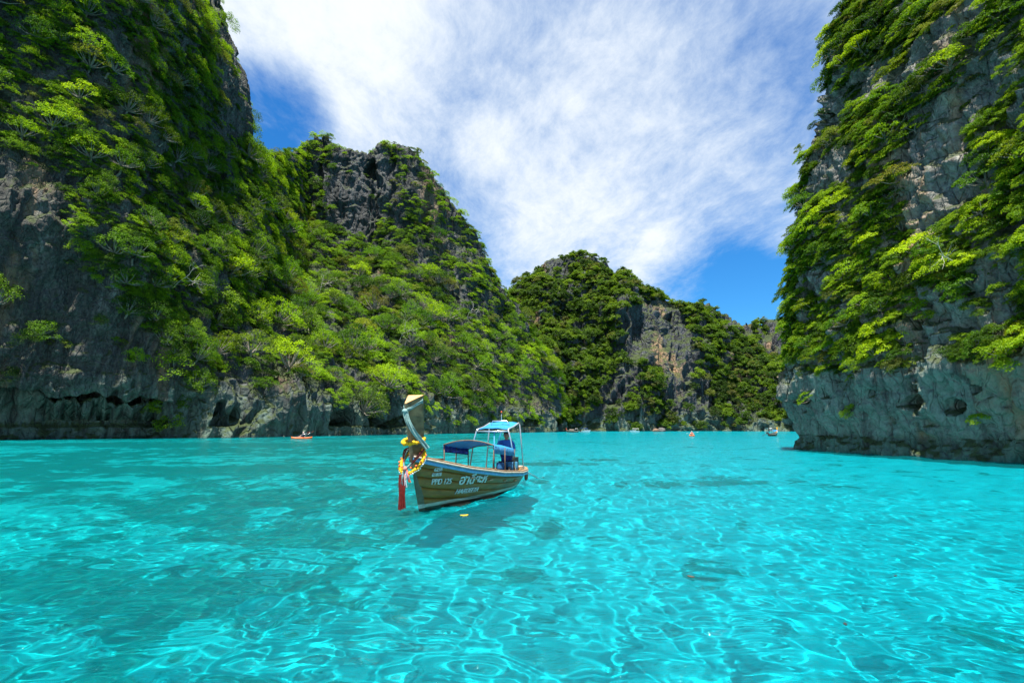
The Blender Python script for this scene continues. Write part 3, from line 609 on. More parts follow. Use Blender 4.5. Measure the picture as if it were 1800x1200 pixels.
# ------------------------------------------------------------------ shape helpers (all return quads)
def box(c, s, rz=0., bev=.0):
    x, y, z = (np.array(s) / 2); V = np.array([(a * x, b * y, d * z) for d in (-1, 1) for a, b in ((-1, -1), (1, -1), (1, 1), (-1, 1))])
    if rz: k, q = math.cos(rz), math.sin(rz); V = V @ np.array([[k, q, 0], [-q, k, 0], [0, 0, 1]])
    F = np.array([(3, 2, 1, 0), (4, 5, 6, 7), (0, 1, 5, 4), (1, 2, 6, 5), (2, 3, 7, 6), (3, 0, 4, 7)]); return V + np.array(c), F
def pipe(path, r, k=8, r1=None):
    p = np.array(path, float); p = np.concatenate([p[:1], p, p[-1:]]); n = len(p)
    rr = np.interp(np.arange(n), [1, n - 2], [r, r if r1 is None else r1]); rr[0] = rr[-1] = 1e-4
    tg = np.gradient(np.array(path, float), axis=0) if len(path) > 1 else None
    q = p.copy(); q[0] = q[1] + (q[1] - q[2]) * 1e-3; q[-1] = q[-2] + (q[-2] - q[-3]) * 1e-3
    return tube(q, rr, None, k)
def lathe(prof, k=16, c=(0, 0, 0)):
    th = np.arange(k) * 2 * math.pi / k; V = np.array([[r * math.cos(a), r * math.sin(a), z] for r, z in prof for a in th]) + np.array(c)
    F = [[i * k + j, i * k + (j + 1) % k, (i + 1) * k + (j + 1) % k, (i + 1) * k + j] for i in range(len(prof) - 1) for j in range(k)]; return V, np.array(F)
def sweep(P, ring_closed=True, caps=True):
    """skin a list of section rings P (n, k, 3)"""
    n, k, _ = P.shape; F = [[i * k + j, i * k + (j + 1) % k, (i + 1) * k + (j + 1) % k, (i + 1) * k + j] for i in range(n - 1) for j in range(k if ring_closed else k - 1)]
    if caps and k == 4 and ring_closed: F += [[3, 2, 1, 0], [(n - 1) * k + j for j in range(4)]]
    return P.reshape(-1, 3), np.array(F)
def strip(path, wdir, width, thick, wav=0., tap=1.):
    """cloth band along a path, wdir = direction across it"""
    p = smooth_path(path, 24); n = len(p); w_ = np.array(wdir, float); w_ /= np.linalg.norm(w_); tg = np.gradient(p, axis=0); tg /= np.linalg.norm(tg, axis=1)[:, None] + 1e-9
    nn = np.cross(tg, w_); nn /= np.linalg.norm(nn, axis=1)[:, None] + 1e-9; wd = width * np.linspace(1, tap, n)[:, None] / 2; k = 7; rows = []
    for a in np.linspace(-1, 1, k): rows.append(p + w_ * wd * a + nn * wav * np.sin(a * 5 + np.linspace(0, 5, n))[:, None])
    up = np.stack(rows, 1); dn = up[:, ::-1] - nn[:, None] * thick; return sweep(np.concatenate([up, dn], 1), True, False)
def blob_mesh(c, r, g, k=8, n=6, sq=(1, 1, 1), rough=.2):
    prof = [(max(1e-3, math.sin(math.pi * i / n)) * r, -math.cos(math.pi * i / n) * r) for i in range(n + 1)]; V, F = lathe(prof, k); V = V * np.array(sq) * (1 + rough * g.uniform(-1, 1, (len(V), 1))); return V + np.array(c), F
def part(name, VF, mat, parent=None, smooth=False, label=None):
    parts = VF if isinstance(VF, list) else [VF]; o = link(name, np_mesh(name, *merge(parts), smooth=smooth), mat, parent)
    if label: o['label'] = label
    return o
og = np.random.default_rng(5)

# ------------------------------------------------------------------ the long-tail boat in front
S_ = [0, .03, .1, .25, .5, .75, .9, 1]
def hb(s): return np.interp(s, S_, [.16, .36, .56, .76, .84, .64, .34, .035])
def sheer(s): return np.interp(s, [0, .1, .25, .5, .75, .9, 1], [.53, .50, .53, .66, .88, 1.08, 1.24])
def keel(s): return np.interp(s, [0, .1, .3, .7, .92, 1], [.06, -.20, -.34, -.34, -.30, -.26])
def hull(s, t, side=1, off=0.):
    s = np.asarray(s, float); t = np.asarray(t, float); xk = .55 + 5.28 * s; xg = -.25 + 6.72 * s; p = .40 + .55 * s ** 3
    return np.stack(np.broadcast_arrays(xk + (xg - xk) * t, side * (hb(s) * np.power(np.maximum(t, 1e-4), p) + off), keel(s) + (sheer(s) - keel(s)) * t), -1)
BOAT_O, BOAT_H = (.12, 17.6, 0), math.atan2(-.932, -.362)
boat = empty('longtail_boat', BOAT_O, (0, 0, BOAT_H))
tag(boat, 'wooden longtail boat with olive hull, tall prow post and blue awnings in mid lagoon', 'boat')
ss = np.linspace(0, 1, 60)
inner = []
for sd in (1, -1):
    V = hull(ss[:, None], np.linspace(0, .985, 14)[None], sd, -.035); inner.append((V.reshape(-1, 3), grid_faces(60, 14)))
hull_o = part('hull', inner, M_DARKWOOD, boat, True)
te = [0, .20, .38, .54, .70, .85, 1.0]
for sd in (1, -1):
    for a, b in zip(te[:-1], te[1:]):
        tm = np.linspace(a, b - .006, 4); ring = [hull(ss, q, sd, .004 * (b - q) / (b - a)) for q in tm] + [hull(ss, q, sd, -.026) for q in tm[::-1]]
        part('plank', sweep(np.stack(ring, 1), True, False), M_HULL, hull_o, True)
th = np.linspace(-1, 1, 15)                                   # stern board closing the planks
V = np.stack([np.stack([hull(0., q, 1)[0] - .05 * (1 - (a) ** 2) * np.ones(1)[0] + 0 * a, a * hull(0., q, 1)[1], hull(0., q, 1)[2]]) for q in np.linspace(0, 1, 9) for a in th])
part('stern_board', (V, grid_faces(9, 15)), M_HULL, boat, True)
def rail(y0, y1, z0, z1, s0=0., s1=1., n=70):
    out = []
    for sd in (1, -1):
        s = np.linspace(s0, s1, n); b = hull(s, 1., 1); r = np.stack([np.stack([b[:, 0], sd * np.maximum(b[:, 1] + yy, .0), b[:, 2] + zz], -1) for yy, zz in ((y0, z0), (y1, z0), (y1, z1), (y0, z1))], 1); out.append(sweep(r))
    return out
part('blue_stripe', rail(.002, .024, -.125, -.045), M_BLUE, boat, True)
part('rub_rail', rail(.004, .045, -.043, -.004), M_CREAM, boat, True)
part('gunwale', rail(-.055, .036, -.002, .035), M_WOOD, boat, True)
inn = rail(-.058, -.050, -.10, -.004, .0, .9); part('inner_rail', inn, M_CREAM, boat, True)
# stern lip
stern_arc = [(-.25 - .06 * math.cos(a * 1.5), .18 * math.sin(a * 1.57) / 1, .545) for a in np.linspace(-1, 1, 9)]
part('stern_cap', pipe(stern_arc, .03), M_CREAM, boat, True)
# floor boards, thwarts, foredeck
fl = np.linspace(.08, .9, 13)
for a, b in zip(fl[:-1], fl[1:]):
    w0 = hb(a) * .72; x = .55 + 5.28 * (a + b) / 2; part('floor_board', box((x, 0, -.02), (5.28 * (b - a) - .02, 2 * w0, .03)), M_WOOD, boat)
for s in (.30, .44, .58, .72): z = sheer(s) - .24; part('thwart', box((-.1 + 6.5 * s, 0, z), (.22, 2 * hb(s) * .93, .035)), M_WOOD, boat)
sv = np.linspace(.84, .985, 12); dk = np.stack([np.stack([hull(sv, 1., 1)[:, 0], a * (hull(sv, 1., 1)[:, 1] - .05), sheer(sv) - .05 + .03 * (1 - a * a)], -1) for a in np.linspace(-1, 1, 7)], 1)
part('foredeck', (dk.reshape(-1, 3), grid_faces(12, 7)), M_DARKWOOD, boat, True)
part('breast_beam', box((5.62, 0, 1.10), (.10, .62, .07)), M_DARKWOOD, boat)
# stem and prow post: a wedge that widens upwards and is cut off on the slant
pz = np.array([-.30, 0, .3, .6, .9, 1.2, 1.5, 1.8, 2.1, 2.36]); fx = np.interp(pz, [-.3, 0, .6, 1.3, 2.0, 2.4], [5.88, 6.06, 6.29, 6.50, 6.69, 6.79]); hw = np.interp(pz, [-.3, .9, 1.25, 1.8, 2.36], [.03, .055, .12, .17, .20]); dp = np.interp(pz, [-.3, .8, 1.3, 2.36], [.16, .24, .36, .42])
ring = np.stack([np.stack([fx, -.018 + 0 * pz, pz], -1), np.stack([fx, .018 + 0 * pz, pz], -1), np.stack([fx - dp, hw, pz], -1), np.stack([fx - dp, -hw, pz], -1)], 1)
ring[-1, 2:, 2] += .20
low = ring[:5]; V, F = sweep(low); part('stem', (V, F), M_STEM, boat)
post = part('prow_post', sweep(ring[4:]), M_POST, boat)
tr = ring[-1].copy(); tr[:, 2] += .004; cut = np.stack([tr, tr + np.array([0, 0, .012])]); part('post_cap', sweep(cut), M_CUT, post, label='pale slanting cut end of the prow post')
edge = np.stack([ring[4:, 0] + np.array([.012, -.012, 0]), ring[4:, 0] + np.array([.012, .030, 0]), ring[4:, 1] + np.array([-.03, .02, 0]), ring[4:, 0] + np.array([-.03, -.02, 0])], 1); part('edge_strip', sweep(edge), M_WOOD, post)
# front awning
def awning(x0, x1, hw_, z0, z1, rise, nx=10, ny=13, sag=.02):
    x = np.linspace(x0, x1, nx)[:, None]; a = np.linspace(-1, 1, ny)[None]; z = z0 + (z1 - z0) * (x - x0) / (x1 - x0) + rise * (1 - a * a) - sag * np.sin(math.pi * (x - x0) / (x1 - x0)) + .006 * np.sin(x * 9 + a * 7)
    P = np.stack(np.broadcast_arrays(x, a * hw_, z), -1); V = np.concatenate([P.reshape(-1, 3), P.reshape(-1, 3) - np.array([0, 0, .012])]); F = grid_faces(nx, ny); return V, np.concatenate([F[:, ::-1], F + nx * ny])
part('front_awning', awning(2.05, 3.62, .76, 1.22, 1.37, .13), M_TARP, boat, True)
for sd, mt, dz in ((1, M_FLAP, .20), (-1, M_TARPD, .19)):
    p = np.array([[x, sd * (.765 + .012 * math.sin(x * 23)), 1.22 + .15 * (x - 2.05) / 1.57 - .005] for x in np.linspace(2.05, 3.62, 30)]); q = p - np.array([0, 0, dz]); q[:, 1] += sd * .02 * np.sin(np.linspace(0, 22, 30))
    part('awning_flap', sweep(np.stack([p, q, q + np.array([0, -sd * .012, 0]), p + np.array([0, -sd * .012, 0])], 1)), mt, boat, True)
arc = [(3.63, a * .76, 1.375 + .13 * (1 - a * a)) for a in np.linspace(-1, 1, 13)]; part('awning_bow', pipe(arc, .018, 6), M_RUST, boat, True)
arc = [(2.06, a * .76, 1.20 + .13 * (1 - a * a)) for a in np.linspace(-1, 1, 13)]; part('awning_bow', pipe(arc, .016, 6), M_RUST, boat, True)
for x in (2.08, 2.85, 3.60):
    for sd in (1, -1):
        s = (x + .25) / 6.72; part('awning_post', pipe([(x, sd * (hb(s) - .05), sheer(s) - .1), (x, sd * .755, 1.22 + .15 * (x - 2.05) / 1.57)], .02, 6), M_RUST, boat, True)
# stern awning on steel tubes
part('stern_awning', awning(1.06, 1.97, .47, 2.0, 1.80, .03, sag=.03), M_TARP, boat, True)
s0 = lambda x: (x + .25) / 6.72
for sd in (1, -1):
    part('steel_frame', pipe([(1.98, sd * (hb(s0(1.98)) - .03), sheer(s0(1.98))), (1.98, sd * .60, 1.5), (1.98, sd * .53, 1.74), (1.93, sd * .50, 1.80), (1.5, sd * .50, 1.87), (1.05, sd * .50, 1.99), (1.0, sd * .52, 1.93), (.98, sd * (hb(s0(.98)) - .02), sheer(s0(.98)))], .022, 7), M_STEEL, boat, True)
part('steel_bar', pipe([(1.99, -.53, 1.74), (1.99, 0, 1.73), (1.99, .53, 1.74)], .02, 7), M_STEEL, boat, True)
part('steel_bar', pipe([(1.4, -.30, 1.90), (1.4, -.24, 2.05), (1.4, .24, 2.05), (1.4, .34, 1.90)], .016, 6), M_STEEL, boat, True)
part('mast', pipe([(1.4, .06, 2.05), (1.4, .06, 2.30)], .011, 6), M_STEEL, boat, True); part('mast_lamp', blob_mesh((1.4, .06, 2.33), .028, og), M_ORANGE, boat, True)
part('support_pole', pipe([(1.97, .06, 1.74), (1.90, .04, .4)], .016, 6), M_BLUE, boat, True); part('support_pole', pipe([(1.96, .30, 1.74), (1.88, .10, 1.30)], .014, 6), M_BLUE, boat, True)
# engine and long tail
eng = part('engine', [box((.42, .0, .72), (.5, .34, .34)), box((.52, 0, .95), (.26, .26, .14)), box((.30, .0, .50), (.14, .18, .2))], M_ENGINE, boat)
part('air_filter', lathe([(1e-3, 0), (.09, 0), (.10, .02), (.10, .14), (.07, .17), (1e-3, .17)], 14, (.62, .05, 1.0)), M_BLACK, eng, True); part('flywheel', [(lathe([(1e-3, 0), (.17, 0), (.17, .05), (1e-3, .05)], 18)[0][:, [2, 0, 1]] + np.array([.68, 0, .74]), lathe([(1e-3, 0), (.17, 0), (.17, .05), (1e-3, .05)], 18)[1])], M_RUST, eng, True)
part('tail_shaft', pipe([(.3, 0, .66), (-2.6, .12, -.15)], .035, 8, .025), M_STEEL, eng, True); part('tiller', pipe([(.6, .05, .95), (1.2, -.18, 1.22), (1.75, -.22, 1.24)], .02, 6), M_STEEL, eng, True)
part('propeller', [box((-2.62, .12, -.15), (.03, .30, .07)), box((-2.62, .12, -.15), (.031, .07, .30))], M_RUST, eng)

# lettering, laid onto the planking with a few millimetres of relief
def letters(txt, s_at, z_at, size, shear=.25, sx=1., drop=0., mat=M_LETTER, bold=.012):
    """write on the camera-side planking; s_at = start station, text runs towards the stern"""
    c = bpy.data.curves.new('t', 'FONT'); c.body = txt; c.size = 1; c.shear = shear; c.offset = bold; o = bpy.data.objects.new('t', c); COL.objects.link(o)
    bpy.context.view_layer.update(); me = bpy.data.meshes.new_from_object(o.evaluated_get(bpy.context.evaluated_depsgraph_get())); bpy.data.objects.remove(o)
    bm = bmesh.new(); bm.from_mesh(me); bmesh.ops.triangulate(bm, faces=bm.faces); bmesh.ops.subdivide_edges(bm, edges=[e for e in bm.edges if e.calc_length() > .25], cuts=2, use_grid_fill=False)
    ex = bmesh.ops.extrude_face_region(bm, geom=list(bm.faces)); top = {v for v in ex['geom'] if isinstance(v, bmesh.types.BMVert)}
    L = 6.72
    for v in bm.verts:
        s = s_at - v.co.x * size * sx / L; z = z_at + v.co.y * size - drop * v.co.x * size; t_ = float(np.clip((z - keel(s)) / (sheer(s) - keel(s)), .01, 1))
        p = hull(s, t_, 1, .0235 if v in top else .004); v.co = Vector(p)
    bm.normal_update(); bmesh.ops.recalc_face_normals(bm, faces=bm.faces); bm.to_mesh(me); bm.free(); me.materials.clear(); me.materials.append(mat)
    o = bpy.data.objects.new('lettering', me); COL.objects.link(o); o.parent = boat; o['label'] = f'pale painted lettering reading {txt}'; return o
letters('6258', .925, .86, .12, .25, .95, bold=.004); letters('01818', .935, .745, .115, .25, .95, bold=.004)
letters('PPD 125', .94, .565, .19, .3, 1.0, .05, bold=.006)
letters('ฮาดียะห์', .80, .49, .33, .2, 1.2, .045, bold=.018); letters('HARDEEYA', .81, .26, .17, .5, 1.2, .03, bold=.006)

# things hanging on the prow
def boat_thing(name, loc, label, cat, group=None, rz=0.):
    M = Matrix.Translation(BOAT_O) @ Matrix.Rotation(BOAT_H, 4, 'Z'); o = empty(name, M @ Vector(loc), (0, 0, BOAT_H + rz)); return tag(o, label, cat, group)
gar = boat_thing('flower_garland', (6.45, 0, 1.1), 'thick yellow marigold garland looped around the prow post', 'garland')
def loop_balls(rx, ry, z_b, z_f, r, n, tilt=0.):
    out = []
    for k in range(n):
        a = 2 * math.pi * k / n; zz = (z_f + z_b) / 2 + (z_f - z_b) / 2 * math.cos(a); out.append(blob_mesh((rx * math.cos(a) - .04, ry * math.sin(a), zz + og.normal(0, .006)), r * og.uniform(.85, 1.15), og, 7, 5, (1, 1, .85), .22))
    return out
part('marigolds', loop_balls(.25, .25, .28, -.24, .052, 40), M_YELLOW, gar, True); part('marigolds', loop_balls(.25, .22, .52, .40, .05, 20), M_YELLOW, gar, True)
part('white_blossoms', loop_balls(.27, .285, .24, -.27, .022, 44), M_WFLOWER, gar, True); part('orange_blossoms', loop_balls(.27, .30, .25, -.12, .024, 16), M_ORANGE, gar, True)
scf = boat_thing('prow_scarves', (6.45, 0, 1.1), 'pink, white and blue silk scarves knotted inside the marigold garland', 'scarves')
for y0, mt, zk in ((.22, M_PINK, 0), (.18, M_SASH, -.03), (.24, M_RED, .03)):
    part('scarf', strip([(-.20, .19, .28), (-.02, y0 * .95, .18 + zk), (.16, .10, -.02), (.24, 0, -.14), (.16, -.10, -.02), (-.02, -y0 * .95, .18 + zk), (-.2, -.19, .28)], (.1, 0, 1), .075, .008, .01), mt, scf, True)
part('knot', blob_mesh((.25, 0, -.13), .05, og), M_PINK, scf, True)
for k, (dy, mt, ln) in enumerate(((-.05, M_SASH, .34), (.0, M_PADDLE, .24), (.05, M_BLUE, .20), (.08, M_ORANGE, .26), (.02, M_WFLOWER, .36))):
    part('tassel', strip([(.25, dy * .3, -.15), (.27, dy, -.15 - ln * .5), (.25, dy * 1.5, -.15 - ln)], (.2, 1, 0), .07, .01, .012), mt, scf, True)
rib = boat_thing('red_ribbon', (6.70, -.06, .85), 'long dark red ribbon hanging from the prow down to the water', 'ribbon')
for dy in (-.045, .0, .045): part('ribbon_tail', strip([(.0, dy, 0), (.01, dy * 1.1, -.3), (-.01, dy * 1.2, -.72 + .05 * dy * 10)], (.25, 1, 0), .085, .008, .016, 1.05), M_RED, rib, True)
sash = boat_thing('knotted_sash', (6.62, 0, 2.2), 'pale green sash knotted round the top of the prow post', 'sash')
part('sash_band', [strip([(.16, .0, .02), (.06, .09, .07), (-.12, .175, .18), (-.24, .195, .23)], (0, 0, 1), .075, .01, .01), strip([(.16, .0, .02), (.06, -.09, .07), (-.12, -.17, .18), (-.24, -.195, .23)], (0, 0, 1), .10, .01, .01), strip([(-.245, .20, .23), (-.25, 0, .23), (-.245, -.20, .23)], (0, 0, 1), .11, .01, .005)], M_SASH, sash, True)
part('sash_knot', blob_mesh((.18, .01, -.01), .06, og), M_SASH, sash, True)
part('sash_tail', [strip([(.19, .03, -.03), (.19, .10, -.22), (.12, .22, -.45), (.0, .38, -.68), (-.05, .47, -.80)], (-.44, .74, .51), .12, .014, .02, .8), strip([(.20, .02, -.03), (.21, .07, -.2), (.15, .18, -.42)], (-.44, .74, .40), .075, .012, .02, .7)], M_SASH, sash, True)

# cargo
def drum(loc, mat, label, h=.52, r=.19):
    d = boat_thing('plastic_drum', loc, label, 'drum', 'drums in the stern')
    part('drum_body', lathe([(1e-3, 0), (r * .95, 0), (r, .03), (r, h * .3), (r * 1.04, h * .33), (r, h * .36), (r, h * .64), (r * 1.04, h * .67), (r, h * .7), (r, h - .04), (r * .9, h), (1e-3, h)], 20), mat, d, True); part('drum_lid', lathe([(1e-3, 0), (r * .55, 0), (r * .55, .035), (1e-3, .035)], 16, (0, 0, h)), M_BLACK, d, True); return d
drum((1.62, .14, .30), M_DRUM, 'dark blue plastic drum beside the black tyre in the stern', .50, .15); drum((1.32, .36, .25), M_DRUM2, 'streaked teal plastic drum at the helmsman\'s feet', .56, .20); drum((1.20, .04, .22), M_DRUM2, 'teal plastic drum standing behind the other two', .54, .18)
tyre = boat_thing('tyre', (1.60, .40, .50), 'black rubber tyre propped between the drums', 'tyre', rz=.5)
k = 24; rg = np.stack([np.stack([.17 * np.cos(np.arange(k) * 2 * math.pi / k) * f, 0 * np.arange(k) + y, .17 * np.sin(np.arange(k) * 2 * math.pi / k) * f], -1) for f, y in ((1, -.04), (1.15, 0), (1, .04), (.7, .035), (.65, 0), (.7, -.035), (1, -.04))]); part('tyre_ring', sweep(rg, True, False), M_BLACK, tyre, True)
for k, (x, y, z, lb) in enumerate(((3.95, -.42, .50, 'orange life vest lying furthest forward under the front awning'), (3.2, -.35, .46, 'orange life vest lying under the middle of the front awning'))):
    v = boat_thing('life_vest', (x, y, z), lb, 'life vest', 'life vests', rz=k * .7)
    part('vest_panel', [blob_mesh((0, .12, .05), .14, og, 10, 6, (1.2, .8, .5), .05), blob_mesh((0, -.12, .06), .14, og, 10, 6, (1.2, .8, .5), .05)], M_ORANGE, v, True); part('vest_strap', strip([(-.05, -.24, .1), (0, 0, .14), (.05, .24, .1)], (1, 0, 0), .04, .006), M_BLACK, v, True)
rope = boat_thing('rope_coil', (2.5, .30, .12), 'coil of pale rope on the boat floor boards', 'rope'); part('rope_loops', pipe([(.22 * math.cos(a) * (1 - a * .01), .22 * math.sin(a) * (1 - a * .01), .02 + .006 * a) for a in np.linspace(0, 22, 110)], .018, 5), M_CREAM, rope, True)
fen = boat_thing('stern_fender', (-.10, .34, .32), 'dark red fender hanging by the stern', 'fender'); part('fender_body', lathe([(1e-3, -.2), (.05, -.19), (.065, -.1), (.065, .05), (.04, .12), (1e-3, .13)], 12), M_RUST, fen, True); part('fender_line', pipe([(0, 0, .12), (-.03, -.06, .24)], .01, 5), M_CREAM, fen, True)

# ------------------------------------------------------------------ people
def figure(name, loc, rz, label, J, rad, edges, cloth, head, mat_skin, hair=None, cap=None, scale=1.):
    """J: joints; one continuous skinned body, clothing as slightly larger shells of the same bones"""
    p = empty(name, loc, (0, 0, rz)); p.scale = (scale,) * 3; tag(p, label, 'person')
    def skin(nm, es, grow_, mat, root):
        ids = sorted({i for e in es for i in e}, key=lambda q: (q != root, q)); ix = {j: k for k, j in enumerate(ids)}
        me = bpy.data.meshes.new(nm); me.from_pydata([J[i] for i in ids], [(ix[a], ix[b]) for a, b in es], []); o = link(nm, me, mat, p)
        sm = o.modifiers.new('skin', 'SKIN'); lay = me.skin_vertices[0].data if me.skin_vertices else None
        if lay is None:
            bm = bmesh.new(); bm.from_mesh(me); bm.verts.layers.skin.verify(); bm.to_mesh(me); bm.free(); lay = me.skin_vertices[0].data
        for k, i in enumerate(ids): r = rad[i] + grow_; lay[k].radius = (r if np.isscalar(r) else r, r); lay[k].use_root = (k == 0)
        sm.use_smooth_shade = True; sb = o.modifiers.new('sub', 'SUBSURF'); sb.levels = 2; sb.render_levels = 2; return o
    skin('body', edges, 0., mat_skin, 'pelvis')
    for nm, es, gw, mat, rt in cloth: skin(nm, es, gw, mat, rt)
    h = np.array(J[head]); g = np.random.default_rng(2)
    hd = part('head', [blob_mesh(h, .105, g, 16, 12, (.92, .82, 1.12), 0.), blob_mesh(h + np.array([.10, 0, -.015]), .022, g, 8, 6, (1, .7, 1.2), 0), blob_mesh(h + np.array([0, .088, -.01]), .025, g, 8, 6, (.7, .4, 1.2), 0), blob_mesh(h + np.array([0, -.088, -.01]), .025, g, 8, 6, (.7, .4, 1.2), 0)], mat_skin, p, True)
    part('eyes', [blob_mesh(h + np.array([.088, s * .034, .012]), .012, g, 8, 6, (.6, 1, .8), 0) for s in (1, -1)], M_HAIR, hd, True); part('mouth', blob_mesh(h + np.array([.085, 0, -.06]), .016, g, 8, 6, (.5, 1.5, .4), 0), M_PINK, hd, True)
    if hair is not None: part('hair', blob_mesh(h + np.array([-.018, 0, .028]), .112, g, 14, 10, (.95, .88, 1.02), .03), hair, p, True)
    if cap is not None: part('cap', [blob_mesh(h + np.array([-.01, 0, .045]), .112, g, 14, 10, (1, .9, .8), 0), blob_mesh(h + np.array([.11, 0, .055]), .07, g, 12, 6, (1.1, 1.1, .15), 0)], cap, p, True)
    return p
FING = [(.10, .030, .0, .9), (.11, .010, .0, 1.), (.105, -.010, .0, .95), (.09, -.028, .0, .8)]
def add_hand(J, rad, edges, wrist, tag_, d, side):
    """palm, four bent fingers and a thumb beyond the wrist, d = hand direction"""
    d = np.array(d, float); d /= np.linalg.norm(d); s = np.cross(d, (0, 0, 1.)); s /= np.linalg.norm(s) + 1e-9; u = np.cross(s, d); w0 = np.array(J[wrist]); pm = 'palm' + tag_
    J[pm] = tuple(w0 + d * .06); rad[pm] = .033; edges.append((wrist, pm))
    for k, (l, y, z, f) in enumerate(FING):
        a, b, c = f'f{k}a' + tag_, f'f{k}b' + tag_, f'f{k}c' + tag_; J[a] = tuple(w0 + d * .085 + s * y); J[b] = tuple(w0 + d * (.085 + .045 * f) + s * y * 1.1 - u * .008); J[c] = tuple(w0 + d * (.085 + .062 * f) + s * y * 1.1 - u * .035)
        rad[a], rad[b], rad[c] = .010, .009, .008; edges += [(pm, a), (a, b), (b, c)]
    a, b = 't0' + tag_, 't1' + tag_; J[a] = tuple(w0 + d * .05 + s * .04 * side - u * .01); J[b] = tuple(w0 + d * .085 + s * .05 * side - u * .028); rad[a], rad[b] = .011, .009; edges += [(pm, a), (a, b)]
# helmsman: facing forward (+x), right arm raised to the pole, feet on the floor boards
J = dict(pelvis=(0, 0, .92), waist=(0, 0, 1.05), chest=(.02, 0, 1.25), upper=(.02, 0, 1.38), neck=(.03, 0, 1.47), head=(.06, 0, 1.60),
         hipL=(0, .09, .88), kneeL=(.03, .11, .48), ankL=(0, .12, .09), toeL=(.14, .13, .03), hipR=(0, -.09, .88), kneeR=(.05, -.11, .48), ankR=(0, -.12, .09), toeR=(.14, -.13, .03),
         shL=(.02, .18, 1.37), elL=(.14, .24, 1.13), wrL=(.34, .16, 1.10), shR=(.03, -.18, 1.37), elR=(.26, -.20, 1.22), wrR=(.50, -.16, 1.30))
rad = dict(pelvis=.135, waist=.125, chest=.145, upper=.12, neck=.055, head=.05, hipL=.09, kneeL=.06, ankL=.042, toeL=.035, hipR=.09, kneeR=.06, ankR=.042, toeR=.035, shL=.065, elL=.045, wrL=.032, shR=.065, elR=.045, wrR=.032)
E0 = [('pelvis', 'waist'), ('waist', 'chest'), ('chest', 'upper'), ('upper', 'neck'), ('neck', 'head'), ('pelvis', 'hipL'), ('hipL', 'kneeL'), ('kneeL', 'ankL'), ('ankL', 'toeL'), ('pelvis', 'hipR'), ('hipR', 'kneeR'), ('kneeR', 'ankR'), ('ankR', 'toeR'), ('upper', 'shL'), ('shL', 'elL'), ('elL', 'wrL'), ('upper', 'shR'), ('shR', 'elR'), ('elR', 'wrR')]
Eb = list(E0); add_hand(J, rad, Eb, 'wrL', 'L', (1, -.2, -.2), 1); add_hand(J, rad, Eb, 'wrR', 'R', (1, .2, .1), -1)
SHIRT = [e for e in E0 if e[0] in ('waist', 'chest', 'upper', 'shL', 'shR', 'elL', 'elR', 'pelvis') and e[1] not in ('neck', 'hipL', 'hipR')]
TROUS = [('pelvis', 'hipL'), ('hipL', 'kneeL'), ('kneeL', 'ankL'), ('pelvis', 'hipR'), ('hipR', 'kneeR'), ('kneeR', 'ankR')]
Mb = Matrix.Translation(BOAT_O) @ Matrix.Rotation(BOAT_H, 4, 'Z')
figure('person', Mb @ Vector((.95, .06, .0)), BOAT_H + .25, 'helmsman in blue long-sleeved shirt and blue trousers standing under the stern awning', J, rad, Eb, [('shirt', SHIRT + [('upper', 'neck')], .03, M_SHIRT, 'pelvis'), ('trousers', TROUS, .016, M_TROUSER, 'pelvis')], 'head', M_SKIN, hair=M_HAIR)

# ------------------------------------------------------------------ kayaks
def kayak(loc, rz, label, L=3.3, hwid=.38):
    k = empty('kayak', loc, (0, 0, rz)); tag(k, label, 'kayak', 'kayaks')
    x = np.linspace(-L / 2, L / 2, 25); f = np.power(np.clip(1 - (2 * x / L) ** 2, 0, 1), .6) + .02; rk = .12 * (2 * x / L) ** 4
    ring = np.stack([np.stack([x, hwid * f * a, b + rk * (1 if b > -.05 else .6) + 0 * x], -1) for a, b in ((-.35, -.10), (.35, -.10), (.85, -.02), (1, .10), (.9, .19), (.55, .22), (-.55, .22), (-.9, .19), (-1, .10), (-.85, -.02))], 1)
    part('kayak_hull', sweep(ring, True, False), M_KAYAK, k, True)
    for s in (-.55, .55): part('seat_well', lathe([(1e-3, 0), (.2, 0), (.24, .02), (.26, .02), (.26, -.01)], 18, (s, 0, .215)), M_BLACK, k, True)
    return k
def paddle(loc, d, label, mat, L=2.1):
    d = Vector(d).normalized(); p = empty('paddle', loc, (0, 0, 0)); p.rotation_euler = d.to_track_quat('X', 'Z').to_euler(); tag(p, label, 'paddle', 'paddles')
    part('shaft', pipe([(-L / 2, 0, 0), (L / 2, 0, 0)], .016, 6), M_STEEL, p, True)
    for s in (1, -1):
        x = np.linspace(0, .46, 8); wd = .10 * np.sin(np.clip(x / .46, .06, .97) * math.pi) ** .5
        part('blade', sweep(np.stack([np.stack([s * (L / 2 - .06 + x), wd * a, .012 * b + 0 * x], -1) for a, b in ((-1, -1), (1, -1), (1, 1), (-1, 1))], 1)), mat, p)
    return p
